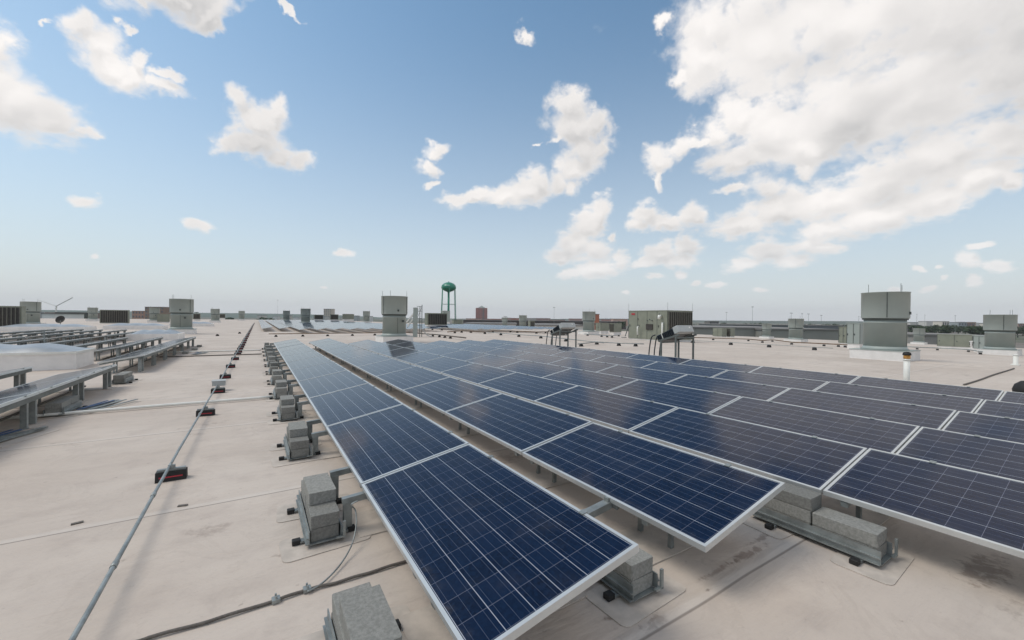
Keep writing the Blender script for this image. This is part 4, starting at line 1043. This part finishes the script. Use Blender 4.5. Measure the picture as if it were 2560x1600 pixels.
# ------------------------------------------------------------------ trees on the skyline
leafm = mat('leaves', (.035, .062, .022), .8, 0, .5, .6); barkm = mat('bark', (.08, .06, .045), .9)
def make_tree(seed, H_, Rr):
    o = thing('tree', 'x', 'tree', (0, 0, 0), 0, 'x'); r_ = random.Random(seed)
    m = MB(); m.tube([(0, 0, 0), (.1, 0, H_*.25), (.0, .1, H_*.55)], [.35, .26, .1], 7)
    for k in range(5):
        a = r_.uniform(0, 6.28); z = H_*r_.uniform(.3, .55); m.tube([(0, 0, z), (Rr*.5*math.cos(a), Rr*.5*math.sin(a), z+H_*.18)], [.13, .04], 5)
    m.build('trunk', barkm, o)
    bm = bmesh.new()
    cl = [(Vector((r_.uniform(-.6, .6)*Rr, r_.uniform(-.6, .6)*Rr, H_*r_.uniform(.26, .88))), Rr*r_.uniform(.28, .5)) for _ in range(17)]
    for c, cr in cl:
        for _ in range(46):
            d = Vector((r_.gauss(0, 1), r_.gauss(0, 1), r_.gauss(0, .8))).normalized()*cr*r_.uniform(.5, 1.05); p_ = c+d
            s_ = r_.uniform(.3, .7); a = Vector((r_.gauss(0, 1), r_.gauss(0, 1), r_.gauss(0, 1))).normalized(); b_ = a.orthogonal().normalized()*s_; e = a.cross(b_).normalized()*s_*.8
            bm.faces.new([bm.verts.new(p_+b_), bm.verts.new(p_+e), bm.verts.new(p_-b_), bm.verts.new(p_-e)])
    me = bpy.data.meshes.new('crown'); bm.to_mesh(me); bm.free(); me.materials.append(leafm); cr_ = bpy.data.objects.new('crown', me); COL.objects.link(cr_); cr_.parent = o
    return o
protos = [make_tree(s_, 11, 5) for s_ in (1, 2, 3)]
tused = [False]*3
def put_tree(px, D, sc, lab):
    k = rb.randrange(3); q = atd(px, 800, D); loc = (q.x, q.y, -12); s_ = (sc*rb.uniform(1.2, 1.8), sc*rb.uniform(1.2, 1.8), sc)
    if not tused[k]: o = protos[k]; tused[k] = True; o.location = loc; o.scale = s_; o.rotation_euler.z = rb.uniform(0, 6); tag(o, lab, 'tree', 'trees on the skyline')
    else: copy_tree(protos[k], loc, rb.uniform(0, 6), lab, 'trees on the skyline', s_)
ti = 0
for x in range(2268, 2562, 9):
    ti += 1; put_tree(x+rb.uniform(-3, 3), rb.uniform(330, 600), rb.uniform(.72, 1.02), 'dark green tree on the right-hand skyline, %s' % (ORD[ti]+' rightwards from the largest stack' if ti < 18 else ORD[34-ti]+' leftwards from the right edge'))
for i, x in enumerate(range(1640, 1790, 13)):
    put_tree(x+rb.uniform(-4, 4), rb.uniform(420, 560), rb.uniform(.7, .9), 'dark tree on the skyline right of the large olive unit, %s from it' % ORD[i+1])
for i, x in enumerate((180, 205, 655, 662, 672, 568, 576, 1545, 1556)):
    put_tree(x, rb.uniform(480, 620), rb.uniform(.85, 1.0), 'small far tree on the skyline, %s of nine counted from the left' % ORD[i+1])
for i, x in enumerate(range(1800, 2110, 17)):
    put_tree(x+rb.uniform(-5, 5), rb.uniform(520, 640), rb.uniform(.8, .95), 'distant tree behind the parking lot, %s from its left end' % ORD[i+1])

# ------------------------------------------------------------------ thin lamp posts on the skyline
lpm = MB(); lpm.tube([(0, 0, 0), (0, 0, 20)], [.16, .09], 6); 
lp0 = thing('lamp_post', 'x', 'lamp post', (0, 0, 0), 0, 'x'); lpm.build('pole', galv, lp0); MB().b2(-1.0, 1.0, -.25, .25, 20.0, 20.3).build('lamp_head', jointm, lp0)
LPX = [(1263, 230, .72), (1385, 420, 1.25), (1816, 430, 1.1), (1881, 400, 1.35), (1978, 330, 1.0), (2005, 350, 1.0), (2021, 360, 1.0), (2053, 370, .95), (2147, 340, .9), (2292, 420, 1.1), (2312, 460, 1.1), (2388, 430, 1.05), (491, 140, .72), (694, 700, 2.0)]
for i, (px, D, sc) in enumerate(LPX):
    q = atd(px, 800, D); lab = 'thin lamp post on the skyline, %s from the left' % ORD[sorted(range(len(LPX)), key=lambda j: LPX[j][0]).index(i)+1]
    if i == 0: lp0.location = (q.x, q.y, -12); lp0.scale = (1, 1, sc); tag(lp0, lab, 'lamp post', 'lamp posts on the skyline')
    else: copy_tree(lp0, (q.x, q.y, -12), rb.uniform(0, 3), lab, 'lamp posts on the skyline', (1, 1, sc))
# construction crane far left
q = atd(150, 800, 420); cr = thing('crane', 'thin pale crane boom far left on the skyline', 'crane', (q.x, q.y, -12), -YAW)
MB().bar((-4, 0, 0), (-4, 0, 21), .8).build('mast', whitep, cr); MB().bar((-22, 0, 27), (-4, 0, 21), .5).build('counter_jib', whitep, cr); MB().bar((-4, 0, 21), (13, 0, 30), .5).build('boom', lightst, cr)

# parked vehicles beyond the far slope
def make_car():
    o = thing('parked_car', 'x', 'car', (0, 0, 0), 0, 'x')
    m = MB(); m.poly([(-2.2, -.85), (2.2, -.85), (2.2, .85), (-2.2, .85)], .55, .35); m.build('body', mat('car_white', (.6, .6, .62), .3), o)
    m = MB(); bm = m.bm; a = [(-1.5, -.75, .9), (1.2, -.75, .9), (1.2, .75, .9), (-1.5, .75, .9)]; b = [(-1.1, -.62, 1.45), (.6, -.62, 1.45), (.6, .62, 1.45), (-1.1, .62, 1.45)]
    va = [bm.verts.new(v) for v in a]; vb = [bm.verts.new(v) for v in b]; bm.faces.new(vb)
    for i in range(4): bm.faces.new((va[i], va[(i+1) % 4], vb[(i+1) % 4], vb[i]))
    m.build('cabin', mat('car_glass', (.04, .05, .06), .1), o)
    for x in (-1.4, 1.4):
        for y in (-.88, .70): m = MB(); m.tube([(x, y, .33), (x, y+.18, .33)], .33, 12); m.build('wheel', rubber, o)
    return o
c0 = make_car()
for i in range(14):
    q = atd(1990+i*8.5, 800, 500+14*(i % 3)); lab = 'pale parked car beyond the far roofs, %s of fourteen from the left' % ORD[i+1]
    if i == 0: c0.location = (q.x, q.y, -12); tag(c0, lab, 'car', 'cars parked beyond the far roofs')
    else: copy_tree(c0, (q.x, q.y, -12), rb.uniform(-.3, .3), lab, 'cars parked beyond the far roofs')

# ------------------------------------------------------------------ summer haze
hb = MB(); hb.b2(-5100, 5100, -5100, 5100, -13.5, 130); hz_o = hb.build('haze', [])
hm = bpy.data.materials.new('haze'); hm.use_nodes = True; t = hm.node_tree; t.nodes.clear()
pv = node(t, 'ShaderNodeVolumePrincipled'); pv.inputs['Color'].default_value = (.97, .98, 1, 1); pv.inputs['Density'].default_value = 1.1e-4; pv.inputs['Anisotropy'].default_value = 0
mo = node(t, 'ShaderNodeOutputMaterial'); t.links.new(pv.outputs[0], mo.inputs['Volume'])
hz_o.data.materials.append(hm); tag(hz_o, 'thin pale summer haze lying over the whole roofscape', 'haze', None, 'stuff')
